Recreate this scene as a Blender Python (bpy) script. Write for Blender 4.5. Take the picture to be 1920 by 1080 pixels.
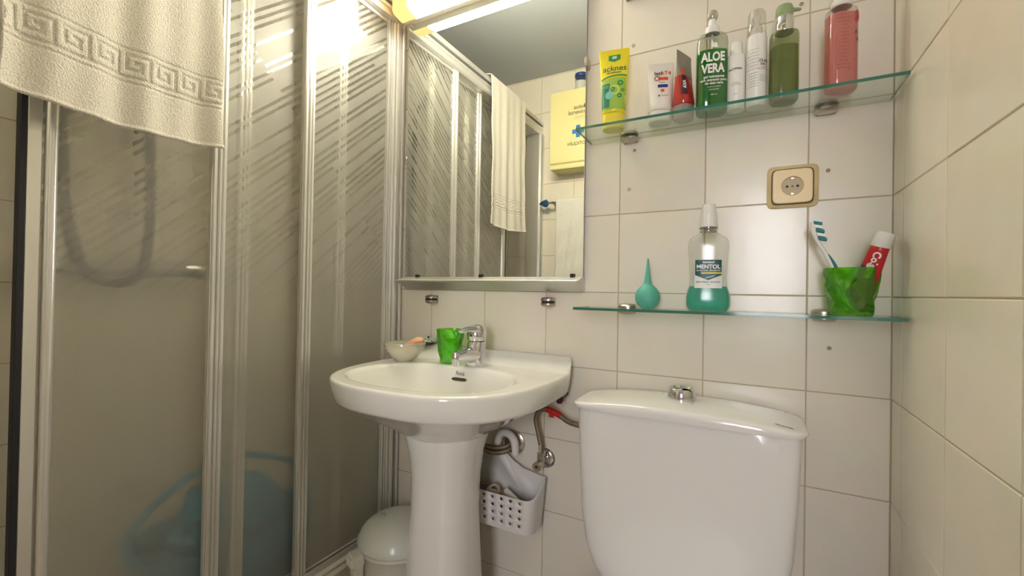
import bpy, bmesh, math, random
from mathutils import Vector, Matrix, Euler
random.seed(7)
PI = math.pi
C = bpy.context.scene.collection
S = bpy.context.scene
for o in list(bpy.data.objects): bpy.data.objects.remove(o)

# ------------------------------------------------------------------ camera
cd = bpy.data.cameras.new('camera'); cam = bpy.data.objects.new('camera', cd); C.objects.link(cam)
yaw, pit, rol = 0.4976038, 0.0082563, 0.0172389
cy, sy, cp, sp = math.cos(yaw), math.sin(yaw), math.cos(pit), math.sin(pit)
f = Vector((-sy*cp, cy*cp, sp)); r = Vector((cy, sy, 0)); u = r.cross(f)
R_ = r*math.cos(rol)+u*math.sin(rol); U_ = u*math.cos(rol)-r*math.sin(rol)
M = Matrix((R_, U_, -f)).transposed().to_4x4(); M.translation = (0.29345, -1.10668, 0.9984)
cam.matrix_world = M
cd.sensor_width = 36; cd.lens = 820.1*36/1920; cd.clip_start = 0.01
S.camera = cam
# ------------------------------------------------------------------ world, lights, exposure
w = bpy.data.worlds.new('world'); S.world = w; w.use_nodes = True
bg = w.node_tree.nodes['Background']; bg.inputs[0].default_value = (0.80, 0.86, 1.0, 1); bg.inputs[1].default_value = 1.0
S.view_settings.view_transform = 'Standard'; S.view_settings.look = 'None'
S.view_settings.gamma = 1; S.view_settings.use_curve_mapping = False
S.view_settings.exposure = 0.30
def area(name, loc, tgt, sx, sz, power, col):
    l = bpy.data.lights.new(name, 'AREA'); l.shape = 'RECTANGLE'; l.size = sx; l.size_y = sz
    l.energy = power; l.color = col
    o = bpy.data.objects.new(name, l); C.objects.link(o); o.location = loc
    o.rotation_euler = (Vector(tgt)-Vector(loc)).to_track_quat('-Z', 'Y').to_euler()
    return o
area('hall_daylight', (0.42, -2.48, 1.30), (0.40, 0, 1.15), 0.42, 0.85, 15, (0.96, 0.94, 1.0))
LAMP_STRENGTH = 46.0

# ------------------------------------------------------------------ materials
def newmat(name):
    m = bpy.data.materials.new(name); m.use_nodes = True
    return m, m.node_tree, m.node_tree.nodes, m.node_tree.links
def mat(name, col, rough=0.5, metal=0.0, bump=0.0, bscale=60, var=0.0, vscale=8, coat=0.0, alpha=None, spec=0.5, sss=0, bdist=0.002):
    m, t, N, L = newmat(name); b = N['Principled BSDF']
    b.inputs['Base Color'].default_value = (*col, 1); b.inputs['Roughness'].default_value = rough
    b.inputs['Metallic'].default_value = metal; b.inputs['Coat Weight'].default_value = coat
    b.inputs['Specular IOR Level'].default_value = spec
    tc = N.new('ShaderNodeTexCoord')
    if var > 0:
        n = N.new('ShaderNodeTexNoise'); n.inputs['Scale'].default_value = vscale; n.inputs['Detail'].default_value = 4
        L.new(tc.outputs['Object'], n.inputs['Vector'])
        mx = N.new('ShaderNodeMix'); mx.data_type = 'RGBA'
        mx.inputs[6].default_value = (*[c*(1-var) for c in col], 1); mx.inputs[7].default_value = (*[min(1, c*(1+var)) for c in col], 1)
        L.new(n.outputs['Fac'], mx.inputs[0]); L.new(mx.outputs[2], b.inputs['Base Color'])
    if bump > 0:
        n = N.new('ShaderNodeTexNoise'); n.inputs['Scale'].default_value = bscale; n.inputs['Detail'].default_value = 5
        L.new(tc.outputs['Object'], n.inputs['Vector'])
        bp = N.new('ShaderNodeBump'); bp.inputs['Strength'].default_value = bump; bp.inputs['Distance'].default_value = bdist
        L.new(n.outputs['Fac'], bp.inputs['Height']); L.new(bp.outputs[0], b.inputs['Normal'])
    return m
def glassy(name, col, gloss=0.06, rough=0.03, body=0.0, refr=0.0, bodycol=None):
    """tinted clear plastic / glass: transparent film with fresnel gloss, optional milky body"""
    m, t, N, L = newmat(name); N.remove(N['Principled BSDF']); out = N['Material Output']
    tr = N.new('ShaderNodeBsdfTransparent'); tr.inputs[0].default_value = (*col, 1)
    gl = N.new('ShaderNodeBsdfGlossy'); gl.inputs['Roughness'].default_value = rough
    lw = N.new('ShaderNodeLayerWeight'); lw.inputs[0].default_value = 0.5
    pw = N.new('ShaderNodeMath'); pw.operation = 'POWER'; pw.inputs[1].default_value = 4.0; L.new(lw.outputs['Facing'], pw.inputs[0])
    ad = N.new('ShaderNodeMath'); ad.operation = 'MULTIPLY_ADD'; ad.inputs[1].default_value = 0.6; ad.inputs[2].default_value = gloss; ad.use_clamp = True
    L.new(pw.outputs[0], ad.inputs[0])
    cur = tr.outputs[0]
    if refr > 0:
        rf = N.new('ShaderNodeBsdfRefraction'); rf.inputs['Color'].default_value = (*col, 1); rf.inputs['IOR'].default_value = 1.3; rf.inputs['Roughness'].default_value = 0.05
        mx = N.new('ShaderNodeMixShader'); mx.inputs[0].default_value = refr
        L.new(cur, mx.inputs[1]); L.new(rf.outputs[0], mx.inputs[2]); cur = mx.outputs[0]
    if body > 0:
        bc = bodycol or col
        df = N.new('ShaderNodeBsdfDiffuse'); df.inputs[0].default_value = (*bc, 1)
        tl = N.new('ShaderNodeBsdfTranslucent'); tl.inputs[0].default_value = (*bc, 1)
        m2 = N.new('ShaderNodeMixShader'); m2.inputs[0].default_value = 0.4
        L.new(df.outputs[0], m2.inputs[1]); L.new(tl.outputs[0], m2.inputs[2])
        mx = N.new('ShaderNodeMixShader'); mx.inputs[0].default_value = body
        L.new(cur, mx.inputs[1]); L.new(m2.outputs[0], mx.inputs[2]); cur = mx.outputs[0]
    mx = N.new('ShaderNodeMixShader'); L.new(ad.outputs[0], mx.inputs[0]); L.new(cur, mx.inputs[1]); L.new(gl.outputs[0], mx.inputs[2])
    L.new(mx.outputs[0], out.inputs[0])
    return m
def emit(name, col, s):
    m, t, N, L = newmat(name); N.remove(N['Principled BSDF'])
    e = N.new('ShaderNodeEmission'); e.inputs[0].default_value = (*col, 1); e.inputs[1].default_value = s
    L.new(e.outputs[0], N['Material Output'].inputs[0]); return m
def tile_mat():
    m, t, N, L = newmat('glazed_wall_tile'); b = N['Principled BSDF']
    b.inputs['Roughness'].default_value = 0.2; b.inputs['Specular IOR Level'].default_value = 0.45
    oi = N.new('ShaderNodeObjectInfo'); tc = N.new('ShaderNodeTexCoord')
    mx = N.new('ShaderNodeMix'); mx.data_type = 'RGBA'
    mx.inputs[6].default_value = (0.80, 0.745, 0.635, 1); mx.inputs[7].default_value = (0.85, 0.795, 0.69, 1)
    L.new(oi.outputs['Random'], mx.inputs[0])
    n = N.new('ShaderNodeTexNoise'); n.inputs['Scale'].default_value = 14; n.inputs['Detail'].default_value = 3
    geo = N.new('ShaderNodeNewGeometry'); L.new(geo.outputs['Position'], n.inputs['Vector'])
    m2 = N.new('ShaderNodeMix'); m2.data_type = 'RGBA'; m2.blend_type = 'MULTIPLY'; m2.inputs[0].default_value = 0.12
    L.new(mx.outputs[2], m2.inputs[6]); L.new(n.outputs['Color'], m2.inputs[7]); L.new(m2.outputs[2], b.inputs['Base Color'])
    bp = N.new('ShaderNodeBump'); bp.inputs['Strength'].default_value = 0.25; bp.inputs['Distance'].default_value = 0.004
    n2 = N.new('ShaderNodeTexNoise'); n2.inputs['Scale'].default_value = 9; L.new(geo.outputs['Position'], n2.inputs['Vector'])
    L.new(n2.outputs['Fac'], bp.inputs['Height']); L.new(bp.outputs[0], b.inputs['Normal'])
    return m
def frost_mat():
    """stippled acrylic sheet crossed by diagonal clear slits (slits moulded into the sheet; their fade by height imitates light behind it)"""
    m, t, N, L = newmat('patterned_acrylic'); N.remove(N['Principled BSDF']); out = N['Material Output']
    geo = N.new('ShaderNodeNewGeometry'); sep = N.new('ShaderNodeSeparateXYZ'); L.new(geo.outputs['Position'], sep.inputs[0])
    def M_(op, a, b=None):
        n = N.new('ShaderNodeMath'); n.operation = op
        for i, v in enumerate((a, b)):
            if v is None: continue
            if isinstance(v, (int, float)): n.inputs[i].default_value = v
            else: L.new(v, n.inputs[i])
        return n.outputs[0]
    # across-slit coordinate in metres (slits climb 42 degrees towards the back wall)
    a = math.radians(42)
    s = M_('SUBTRACT', M_('MULTIPLY', sep.outputs[2], math.cos(a)), M_('MULTIPLY', sep.outputs[1], math.sin(a)))
    al = M_('ADD', M_('MULTIPLY', sep.outputs[2], math.sin(a)), M_('MULTIPLY', sep.outputs[1], math.cos(a)))
    nz = N.new('ShaderNodeTexNoise'); nz.inputs['Scale'].default_value = 260; nz.inputs['Detail'].default_value = 2; L.new(geo.outputs['Position'], nz.inputs['Vector'])
    s2 = M_('ADD', s, M_('MULTIPLY', M_('SUBTRACT', nz.outputs['Fac'], 0.5), 0.004))
    fine = M_('GREATER_THAN', M_('FRACT', M_('MULTIPLY', s2, 1/0.0155)), 0.55)
    cell = M_('FLOOR', M_('MULTIPLY', s2, 1/0.0155))
    wn = N.new('ShaderNodeTexWhiteNoise'); wn.noise_dimensions = '2D'
    cb = N.new('ShaderNodeCombineXYZ'); L.new(cell, cb.inputs[0]); L.new(M_('FLOOR', M_('MULTIPLY', al, 1/0.35)), cb.inputs[1]); L.new(cb.outputs[0], wn.inputs['Vector'])
    on = M_('GREATER_THAN', wn.outputs[0], 0.28)
    slit = M_('MULTIPLY', fine, on)
    # frosted body
    df = N.new('ShaderNodeBsdfDiffuse'); df.inputs[0].default_value = (0.66, 0.65, 0.61, 1)
    tl = N.new('ShaderNodeBsdfTranslucent'); tl.inputs[0].default_value = (0.96, 0.96, 0.93, 1)
    rf = N.new('ShaderNodeBsdfRefraction'); rf.inputs['Color'].default_value = (0.95, 0.94, 0.89, 1); rf.inputs['Roughness'].default_value = 0.22; rf.inputs['IOR'].default_value = 1.14
    gl = N.new('ShaderNodeBsdfGlossy'); gl.inputs['Roughness'].default_value = 0.36; gl.inputs[0].default_value = (0.9, 0.9, 0.88, 1)
    bp = N.new('ShaderNodeBump'); bp.inputs['Strength'].default_value = 0.5; bp.inputs['Distance'].default_value = 0.0012
    n3 = N.new('ShaderNodeTexNoise'); n3.inputs['Scale'].default_value = 420; n3.inputs['Detail'].default_value = 2; L.new(geo.outputs['Position'], n3.inputs['Vector'])
    L.new(n3.outputs['Fac'], bp.inputs['Height'])
    for x in (df, gl): L.new(bp.outputs[0], x.inputs['Normal'])
    def mix(f, a, b):
        n = N.new('ShaderNodeMixShader')
        if isinstance(f, (int, float)): n.inputs[0].default_value = f
        else: L.new(f, n.inputs[0])
        L.new(a, n.inputs[1]); L.new(b, n.inputs[2]); return n.outputs[0]
    body = mix(0.66, mix(0.35, df.outputs[0], tl.outputs[0]), rf.outputs[0])
    body = mix(0.05, body, gl.outputs[0])
    tr = N.new('ShaderNodeBsdfTransparent'); tr.inputs[0].default_value = (0.93, 0.94, 0.90, 1)
    g2 = N.new('ShaderNodeBsdfGlossy'); g2.inputs['Roughness'].default_value = 0.08
    clear = mix(0.07, tr.outputs[0], g2.outputs[0])
    mr_ = N.new('ShaderNodeMapRange'); mr_.inputs['From Min'].default_value = 0.96; mr_.inputs['From Max'].default_value = 1.55; mr_.inputs['To Min'].default_value = 0.0; mr_.inputs['To Max'].default_value = 0.80  # light behind the lower sheet is put into the pattern: slits fade out downwards
    L.new(sep.outputs[2], mr_.inputs['Value'])
    L.new(mix(M_('MULTIPLY', slit, mr_.outputs[0]), body, clear), out.inputs[0])
    return m
def towel_mat(name, col):
    m, t, N, L = newmat(name); b = N['Principled BSDF']
    b.inputs['Base Color'].default_value = (*col, 1); b.inputs['Roughness'].default_value = 0.95; b.inputs['Sheen Weight'].default_value = 0.25
    geo = N.new('ShaderNodeNewGeometry')
    n = N.new('ShaderNodeTexNoise'); n.inputs['Scale'].default_value = 330; n.inputs['Detail'].default_value = 3; n.inputs['Roughness'].default_value = 0.6
    L.new(geo.outputs['Position'], n.inputs['Vector'])
    bp = N.new('ShaderNodeBump'); bp.inputs['Strength'].default_value = 1.0; bp.inputs['Distance'].default_value = 0.0035
    L.new(n.outputs['Fac'], bp.inputs['Height']); L.new(bp.outputs[0], b.inputs['Normal'])
    cr = N.new('ShaderNodeMix'); cr.data_type = 'RGBA'; cr.inputs[6].default_value = (*[c*0.72 for c in col], 1); cr.inputs[7].default_value = (*[min(1, c*1.14) for c in col], 1)
    L.new(n.outputs['Fac'], cr.inputs[0]); L.new(cr.outputs[2], b.inputs['Base Color'])
    return m

TILE = tile_mat(); FROST = frost_mat()
GROUT = mat('grout', (0.50, 0.41, 0.28), 0.9, bump=0.4, bscale=200, var=0.3, vscale=12)
PORC = mat('white_porcelain', (0.80, 0.79, 0.74), 0.08, coat=0.5)
PORC2 = mat('tank_porcelain', (0.78, 0.765, 0.74), 0.14, coat=0.3)
CHROME = mat('chrome', (0.70, 0.70, 0.72), 0.07, 1.0)
CHROMED = mat('worn_chrome', (0.52, 0.48, 0.42), 0.28, 1.0, bump=0.3, bscale=120, var=0.4, vscale=60)
ALU = mat('anodised_aluminium', (0.84, 0.83, 0.80), 0.30, 0.72, bump=0.06, bscale=30)
ALU2 = mat('brushed_aluminium_ledge', (0.62, 0.62, 0.58), 0.38, 1.0)
WHITEM = mat('ivory_painted_metal', (0.62, 0.57, 0.47), 0.35)
BLACK = mat('black_rubber', (0.012, 0.012, 0.02), 0.5)
GREYM = mat('grey_ceiling_paint', (0.44, 0.47, 0.50), 0.6, bump=0.1, bscale=40)
FLOORM = mat('beige_floor_tile', (0.36, 0.29, 0.22), 0.35, var=0.15, vscale=10)
WHITEP = mat('white_plastic', (0.80, 0.79, 0.75), 0.35)
WHITEB = mat('basket_plastic', (0.74, 0.71, 0.68), 0.4)
CREAMP = mat('bin_plastic', (0.78, 0.76, 0.68), 0.38)
HALLM = mat('hall_plaster', (0.72, 0.70, 0.68), 0.8, bump=0.1, bscale=50)
WOOD = mat('door_frame_wood', (0.40, 0.24, 0.12), 0.45, var=0.25, vscale=6)
MIRROR = mat('mirror_silver', (0.86, 0.88, 0.85), 0.0, 1.0)
GLASS = glassy('clear_shelf_glass', (0.90, 0.96, 0.93), gloss=0.05)
GEDGE = mat('green_glass_edge', (0.035, 0.17, 0.115), 0.08, spec=0.8)
PANEC = glassy('clear_pane_face', (0.98, 0.98, 0.97), gloss=0.03)
DARK = mat('dark_recess', (0.02, 0.018, 0.015), 0.6)
TOWEL = towel_mat('cream_terry', (0.84, 0.79, 0.69))
TOWELW = towel_mat('white_terry', (0.86, 0.84, 0.78))
INK = mat('black_ink', (0.05, 0.05, 0.06), 0.5); WINK = mat('white_ink', (0.85, 0.86, 0.82), 0.4)

# ------------------------------------------------------------------ mesh helpers
def bx(bm, x0, x1, y0, y1, z0, z1, bev=0.0, seg=1, mi=0):
    b2 = bmesh.new(); vs = [b2.verts.new((x, y, z)) for x in (x0, x1) for y in (y0, y1) for z in (z0, z1)]
    for q in ((0,1,3,2),(4,6,7,5),(0,4,5,1),(2,3,7,6),(0,2,6,4),(1,5,7,3)): b2.faces.new([vs[i] for i in q])
    if bev > 0: bmesh.ops.bevel(b2, geom=b2.edges[:], offset=bev, segments=seg, affect='EDGES', clamp_overlap=True)
    merge(bm, b2, mi)
def merge(bm, b2, mi=0, mtx=None):
    mp = {}
    for v in b2.verts: mp[v] = bm.verts.new(mtx @ v.co if mtx else v.co)
    for f_ in b2.faces:
        try: g = bm.faces.new([mp[v] for v in f_.verts]); g.material_index = mi; g.smooth = f_.smooth
        except ValueError: pass
    b2.free()
def bridge(bm, A, B, mi=0, close=True):
    n = len(A)
    for i in range(n if close else n-1):
        j = (i+1) % n
        g = bm.faces.new((A[i], A[j], B[j], B[i])); g.material_index = mi
def loft(bm, rings, n=2.0, seg=32, cap0=True, cap1=True, mi=0, ang=0.0, close=False):
    """rings: (z, rx, ry[, cx, cy[, n]])"""
    R = []
    for rg in rings:
        z, rx, ry = rg[:3]; cx, cy_ = (rg[3], rg[4]) if len(rg) > 4 else (0, 0); e = rg[5] if len(rg) > 5 else n
        ring = []
        for k in range(seg):
            t = 2*PI*k/seg+ang; c, s_ = math.cos(t), math.sin(t)
            ring.append(bm.verts.new((cx+rx*math.copysign(abs(c)**(2/e), c), cy_+ry*math.copysign(abs(s_)**(2/e), s_), z)))
        R.append(ring)
    for a, b in zip(R, R[1:]): bridge(bm, a, b, mi)
    if close: bridge(bm, R[-1], R[0], mi)
    else:
        if cap0: g = bm.faces.new(list(reversed(R[0]))); g.material_index = mi
        if cap1: g = bm.faces.new(R[-1]); g.material_index = mi
    return R
def smoothpath(P, n=8):
    P = [Vector(p) for p in P]; out = []
    for i in range(len(P)-1):
        p0 = P[max(i-1, 0)]; p1 = P[i]; p2 = P[i+1]; p3 = P[min(i+2, len(P)-1)]
        for k in range(n):
            t = k/n; out.append(0.5*((2*p1)+(p2-p0)*t+(2*p0-5*p1+4*p2-p3)*t*t+(3*p1-p0-3*p2+p3)*t**3))
    out.append(P[-1]); return out
def tube(bm, P, r, seg=12, n=8, smooth=True, mi=0, flat=1.0, wob=0.0):
    """r: number or list along P"""
    pts = smoothpath(P, n) if smooth else [Vector(p) for p in P]
    N_ = len(pts); rings = []; up = Vector((0.13, 0.27, 0.95)).normalized()
    for i, p in enumerate(pts):
        d = (pts[min(i+1, N_-1)]-pts[max(i-1, 0)]).normalized()
        a = up - d*up.dot(d)
        if a.length < 0.05: a = Vector((1, 0, 0)) - d*d.x
        a.normalize(); b = d.cross(a); up = a
        if isinstance(r, (int, float)): rr = r
        else:
            x = i/(N_-1)*(len(r)-1); k = min(int(x), len(r)-2); rr = r[k]*(1-(x-k))+r[k+1]*(x-k)
        rr = rr*(1+wob*(i % 2))
        rings.append([bm.verts.new(p+a*(rr*math.cos(2*PI*k/seg))+b*(rr*flat*math.sin(2*PI*k/seg))) for k in range(seg)])
    for A, B in zip(rings, rings[1:]): bridge(bm, A, B, mi)
    g = bm.faces.new(list(reversed(rings[0]))); g.material_index = mi; g = bm.faces.new(rings[-1]); g.material_index = mi
def prism(bm, prof, axis, a, b, mi=0):
    """prof: list of (p,q) in the plane across axis; axis 'x': (y,z); 'y': (x,z); 'z': (x,y)"""
    def V(p, q, t): return {'x': (t, p, q), 'y': (p, t, q), 'z': (p, q, t)}[axis]
    A = [bm.verts.new(V(p, q, a)) for p, q in prof]; B = [bm.verts.new(V(p, q, b)) for p, q in prof]
    bridge(bm, A, B, mi); g = bm.faces.new(list(reversed(A))); g.material_index = mi; g = bm.faces.new(B); g.material_index = mi
def thing(name, label, cat, loc=(0, 0, 0), rot=(0, 0, 0), group=None):
    o = bpy.data.objects.new(name, None); C.objects.link(o); o.empty_display_size = 0.02
    o.location = loc; o.rotation_euler = rot; o['label'] = label; o['category'] = cat
    if group: o['group'] = group
    return o
def rootloc(p):
    v = Vector((0, 0, 0))
    while p is not None: v += p.location; p = p.parent
    return v
def obj(name, bm, m, parent=None, smooth=True, label=None, world=False, angle=40, kind=None):
    """world=True: vertices are in room coordinates; otherwise local to the parent thing"""
    if world and parent is not None:
        off = rootloc(parent)
        for v in bm.verts: v.co -= off
    bmesh.ops.recalc_face_normals(bm, faces=bm.faces[:])
    me = bpy.data.meshes.new(name); bm.to_mesh(me); bm.free()
    for x in (m if isinstance(m, (list, tuple)) else [m]): me.materials.append(x)
    if smooth:
        for p in me.polygons: p.use_smooth = True
        try: me.set_sharp_from_angle(angle=math.radians(angle))
        except Exception: pass
    o = bpy.data.objects.new(name, me); C.objects.link(o); o.parent = parent
    if label: o['label'] = label
    if kind: o['kind'] = kind
    return o
def tag(o, label, cat, group=None):
    o['label'] = label; o['category'] = cat
    if group: o['group'] = group
    return o
def struct(name, bm, m, smooth=False):
    o = obj(name, bm, m, smooth=smooth); o['kind'] = 'structure'; return o
def recenter(o):
    me = o.data; lo = Vector([min(v.co[i] for v in me.vertices) for i in range(3)]); hi = Vector([max(v.co[i] for v in me.vertices) for i in range(3)])
    c = Vector(((lo.x+hi.x)/2, (lo.y+hi.y)/2, lo.z))
    for v in me.vertices: v.co -= c
    o.location = o.location + c
    return o
def textmesh(s, size, fn, bold=0.0, align='CENTER', shx=1.0):
    """flat lettering meshed and laid on a surface: fn(u, v) -> local point"""
    cu = bpy.data.curves.new('t', 'FONT'); cu.body = s; cu.size = size; cu.align_x = align; cu.align_y = 'CENTER'
    cu.resolution_u = 3; cu.offset = bold; cu.space_character = 1.0
    o = bpy.data.objects.new('t', cu); C.objects.link(o)
    dg = bpy.context.evaluated_depsgraph_get(); dg.update()
    me = bpy.data.meshes.new_from_object(o.evaluated_get(dg)); bpy.data.objects.remove(o); bpy.data.curves.remove(cu)
    bm = bmesh.new(); bm.from_mesh(me); bpy.data.meshes.remove(me)
    bmesh.ops.triangulate(bm, faces=bm.faces[:])
    for v in bm.verts: v.co = fn(v.co.x*shx, v.co.y)
    return bm
def texts(name, parent, m, items, fn):
    """items: (string, size, u, v[, bold[, shx[, tilt]]])"""
    for it in items:
        bm = bmesh.new()
        s, size, u0, v0 = it[:4]; bold = it[4] if len(it) > 4 else 0; shx = it[5] if len(it) > 5 else 1
        tl = it[6] if len(it) > 6 else 0
        b = textmesh(s, size, lambda a, c: fn(u0+a*math.cos(tl)-c*math.sin(tl), v0+c*math.cos(tl)+a*math.sin(tl)), bold, shx=shx)
        for v in b.verts: v.co = v.co
        merge(bm, b)
        o = obj(name, bm, m, parent, smooth=False)
    return o
def surf(rings, n, eps=0.0006):
    def fn(x, z):
        zz = [q[0] for q in rings]
        k = 0
        while k < len(rings)-2 and z > zz[k+1]: k += 1
        t = 0 if zz[k+1] == zz[k] else min(1, max(0, (z-zz[k])/(zz[k+1]-zz[k])))
        rx = rings[k][1]*(1-t)+rings[k+1][1]*t; ry = rings[k][2]*(1-t)+rings[k+1][2]*t
        q = min(0.9999, abs(x)/rx)
        return Vector((x, -ry*(1-q**n)**(1/n)-eps, z))
    return fn
def patch(fn, x0, x1, z0, z1, nx=14, nz=6, bm=None):
    bm = bm or bmesh.new(); G = []
    for j in range(nz+1):
        row = []
        for i in range(nx+1):
            x = x0+(x1-x0)*i/nx
            a = z0(x) if callable(z0) else z0; b = z1(x) if callable(z1) else z1
            row.append(bm.verts.new(fn(x, a+(b-a)*j/nz)))
        G.append(row)
    for j in range(nz):
        for i in range(nx): bm.faces.new((G[j][i], G[j][i+1], G[j+1][i+1], G[j+1][i]))
    return bm
def disc(fn, cx, cz, r, r0=0.0, n=18, bm=None, rz=None):
    bm = bm or bmesh.new(); rz = rz or r
    A = [bm.verts.new(fn(cx+r*math.cos(2*PI*k/n), cz+rz*math.sin(2*PI*k/n))) for k in range(n)]
    if r0 > 0:
        B = [bm.verts.new(fn(cx+r0*math.cos(2*PI*k/n), cz+r0*rz/r*math.sin(2*PI*k/n))) for k in range(n)]; bridge(bm, A, B)
    else: bm.faces.new(A)
    return bm

# ------------------------------------------------------------------ setting
XR, XS, YF, ZC = 0.539, -1.31, -1.16, 2.207
DX0, DX1, DZ = -0.17, 0.50, 2.0          # doorway in the front wall
GT = 0.0016
def wall(name, x0, x1, y0, y1, z0=-0.0, z1=ZC):
    bm = bmesh.new(); bx(bm, x0, x1, y0, y1, z0, z1); return bm
wb = struct('wall_back', wall('b', XS-0.1, XR+0.1, GT, 0.12), GROUT)
wr = struct('wall_right', wall('r', XR+GT, XR+0.12, YF-0.1, GT), GROUT)
wl = struct('wall_left', wall('l', XS-0.12, XS-GT, YF-0.1, GT), GROUT)
bm = bmesh.new(); bx(bm, XS-0.1, DX0, YF-0.1, YF-GT, 0, ZC); bx(bm, DX0, DX1, YF-0.1, YF-GT, DZ, ZC); bx(bm, DX1, XR+0.1, YF-0.1, YF-GT, 0, ZC)
wf = struct('wall_front', bm, GROUT)
bm = bmesh.new(); bx(bm, XS-0.1, XR+0.12, YF-0.1, 0.12, ZC, ZC+0.1); struct('ceiling', bm, GREYM)
bm = bmesh.new(); bx(bm, XS-0.1, XR+0.9, -2.7, 0.12, -0.1, 0); struct('floor', bm, FLOORM)
tcache = {}
def tile(parent, axis, a0, a1, z0, z1, plane, sgn):
    """one glazed tile: spans a0..a1 along the wall, z0..z1 up; face at 'plane', looking along sgn"""
    g = 0.0010; wd, ht = round(a1-a0-2*g, 4), round(z1-z0-2*g, 4)
    if wd < 0.004 or ht < 0.004: return
    key = (axis, wd, ht, sgn)
    if key not in tcache:
        bm = bmesh.new(); t = 0.005; bv = min(0.0013, wd/4)
        def V(p, d, q):   # p along wall, d depth out of the wall, q up
            return (p, d*sgn, q) if axis == 'x' else (d*sgn, p, q)
        rings = []
        for (ins, d) in ((0, -t), (0, -bv*0.8), (bv, 0)):
            rings.append([bm.verts.new(V(p, d, q)) for p, q in ((-wd/2+ins, -ht/2+ins), (wd/2-ins, -ht/2+ins), (wd/2-ins, ht/2-ins), (-wd/2+ins, ht/2-ins))])
        for A, B in zip(rings, rings[1:]): bridge(bm, A, B)
        bm.faces.new(rings[-1])
        bmesh.ops.recalc_face_normals(bm, faces=bm.faces[:])
        # outward normals
        nrm = Vector((0, sgn, 0)) if axis == 'x' else Vector((sgn, 0, 0))
        bm.normal_update()
        top = max(bm.faces, key=lambda f_: abs(f_.normal.dot(nrm))*f_.calc_area())
        if top.normal.dot(nrm) < 0: bmesh.ops.reverse_faces(bm, faces=bm.faces[:])
        me = bpy.data.meshes.new('tile'); bm.to_mesh(me); bm.free(); me.materials.append(TILE); tcache[key] = me
    o = bpy.data.objects.new('tile', tcache[key]); C.objects.link(o); o.parent = parent
    m = (a0+a1)/2; zz = (z0+z1)/2; j = random.uniform(-0.0003, 0.0003)
    o.location = (m, plane+j*sgn, zz) if axis == 'x' else (plane+j*sgn, m, zz)
    e = lambda: random.gauss(0, 0.0016)
    o.rotation_euler = (e(), 0, e()) if axis == 'x' else (0, e(), e())
    return o
def cuts(lo, hi, off, step=0.2):
    k = math.ceil((lo-off)/step-1e-6); out = [lo]; v = off+k*step
    while v < hi-1e-6:
        if v > lo+1e-6: out.append(v)
        v += step
    out.append(hi); return out
rows = cuts(0, ZC, 0)
for a0, a1 in zip(*(lambda c: (c, c[1:]))(cuts(XS, XR, 0))):
    for z0, z1 in zip(rows, rows[1:]): tile(wb, 'x', a0, a1, z0, z1, 0, -1)
for a0, a1 in zip(*(lambda c: (c, c[1:]))(cuts(YF, 0, -0.065))):
    for z0, z1 in zip(rows, rows[1:]):
        tile(wr, 'y', a0, a1, z0, z1, XR, -1); tile(wl, 'y', a0, a1, z0, z1, XS, 1)
for a0, a1 in zip(*(lambda c: (c, c[1:]))(cuts(XS, DX0-0.05, 0.055))):
    for z0, z1 in zip(rows, rows[1:]): tile(wf, 'x', a0, a1, z0, z1, YF, 1)
for a0, a1 in zip(*(lambda c: (c, c[1:]))(cuts(DX0-0.05, XR, 0.055))): tile(wf, 'x', a0, a1, DZ+0.05, ZC, YF, 1)
PLUG = mat('plug_filler', (0.36, 0.30, 0.23), 0.6)
# filled screw holes in the tiles
for x, z in ((0.029, 1.624), (0.036, 1.358), (0.024, 1.261), (0.434, 1.261), (0.439, 0.893), (0.384, 1.623)):
    bm = bmesh.new(); mt = Matrix.Rotation(PI/2, 4, 'X')
    b2 = bmesh.new(); loft(b2, [(0, 0.0042, 0.0042), (0.0012, 0.0042, 0.0042), (0.0016, 0.0028, 0.0028), (0.0004, 0.0022, 0.0022)], seg=16); merge(bm, b2, 0, mt)
    for v in bm.verts: v.co += Vector((x, 0.0003, z))
    obj('screw_plug', bm, PLUG, wb)
# door frame and the hall with its window
bm = bmesh.new()
for x0, x1 in ((DX0-0.05, DX0), (DX1, XR-0.003)): bx(bm, x0, x1, YF-0.11, YF+0.012, 0, DZ+0.05, 0.003)
bx(bm, DX0, DX1, YF-0.11, YF+0.012, DZ, DZ+0.05, 0.003); struct('trim_1', bm, WOOD)
bm = bmesh.new(); bx(bm, -0.9, 0.15, -2.62, -2.5, 0, 2.5); bx(bm, 0.70, 1.45, -2.62, -2.5, 0, 2.5); bx(bm, 0.15, 0.70, -2.62, -2.5, 0, 0.80); bx(bm, 0.15, 0.70, -2.62, -2.5, 1.80, 2.5)
struct('wall_hall', bm, HALLM)
bm = bmesh.new(); bx(bm, -0.98, -0.9, -2.62, YF-0.1, 0, 2.5); struct('wall_hall_left', bm, HALLM)
bm = bmesh.new(); bx(bm, 1.37, 1.45, -2.5, YF-0.1, 0, 2.5); struct('wall_hall_right', bm, HALLM)
bm = bmesh.new(); bx(bm, XR+0.12, 1.45, YF-0.1, YF-0.02, 0, 2.5); struct('wall_hall_front', bm, HALLM)
bm = bmesh.new(); bx(bm, -0.98, 1.45, -2.62, YF-0.1, 2.5, 2.58); struct('ceiling_hall', bm, HALLM)
bm = bmesh.new()
for a in ((0.15, 0.19), (0.66, 0.70)): bx(bm, a[0], a[1], -2.6, -2.55, 0.80, 1.80)
bx(bm, 0.19, 0.66, -2.6, -2.55, 0.80, 0.84); bx(bm, 0.19, 0.66, -2.6, -2.55, 1.76, 1.80); w1 = struct('window_1', bm, WHITEP)
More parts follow.
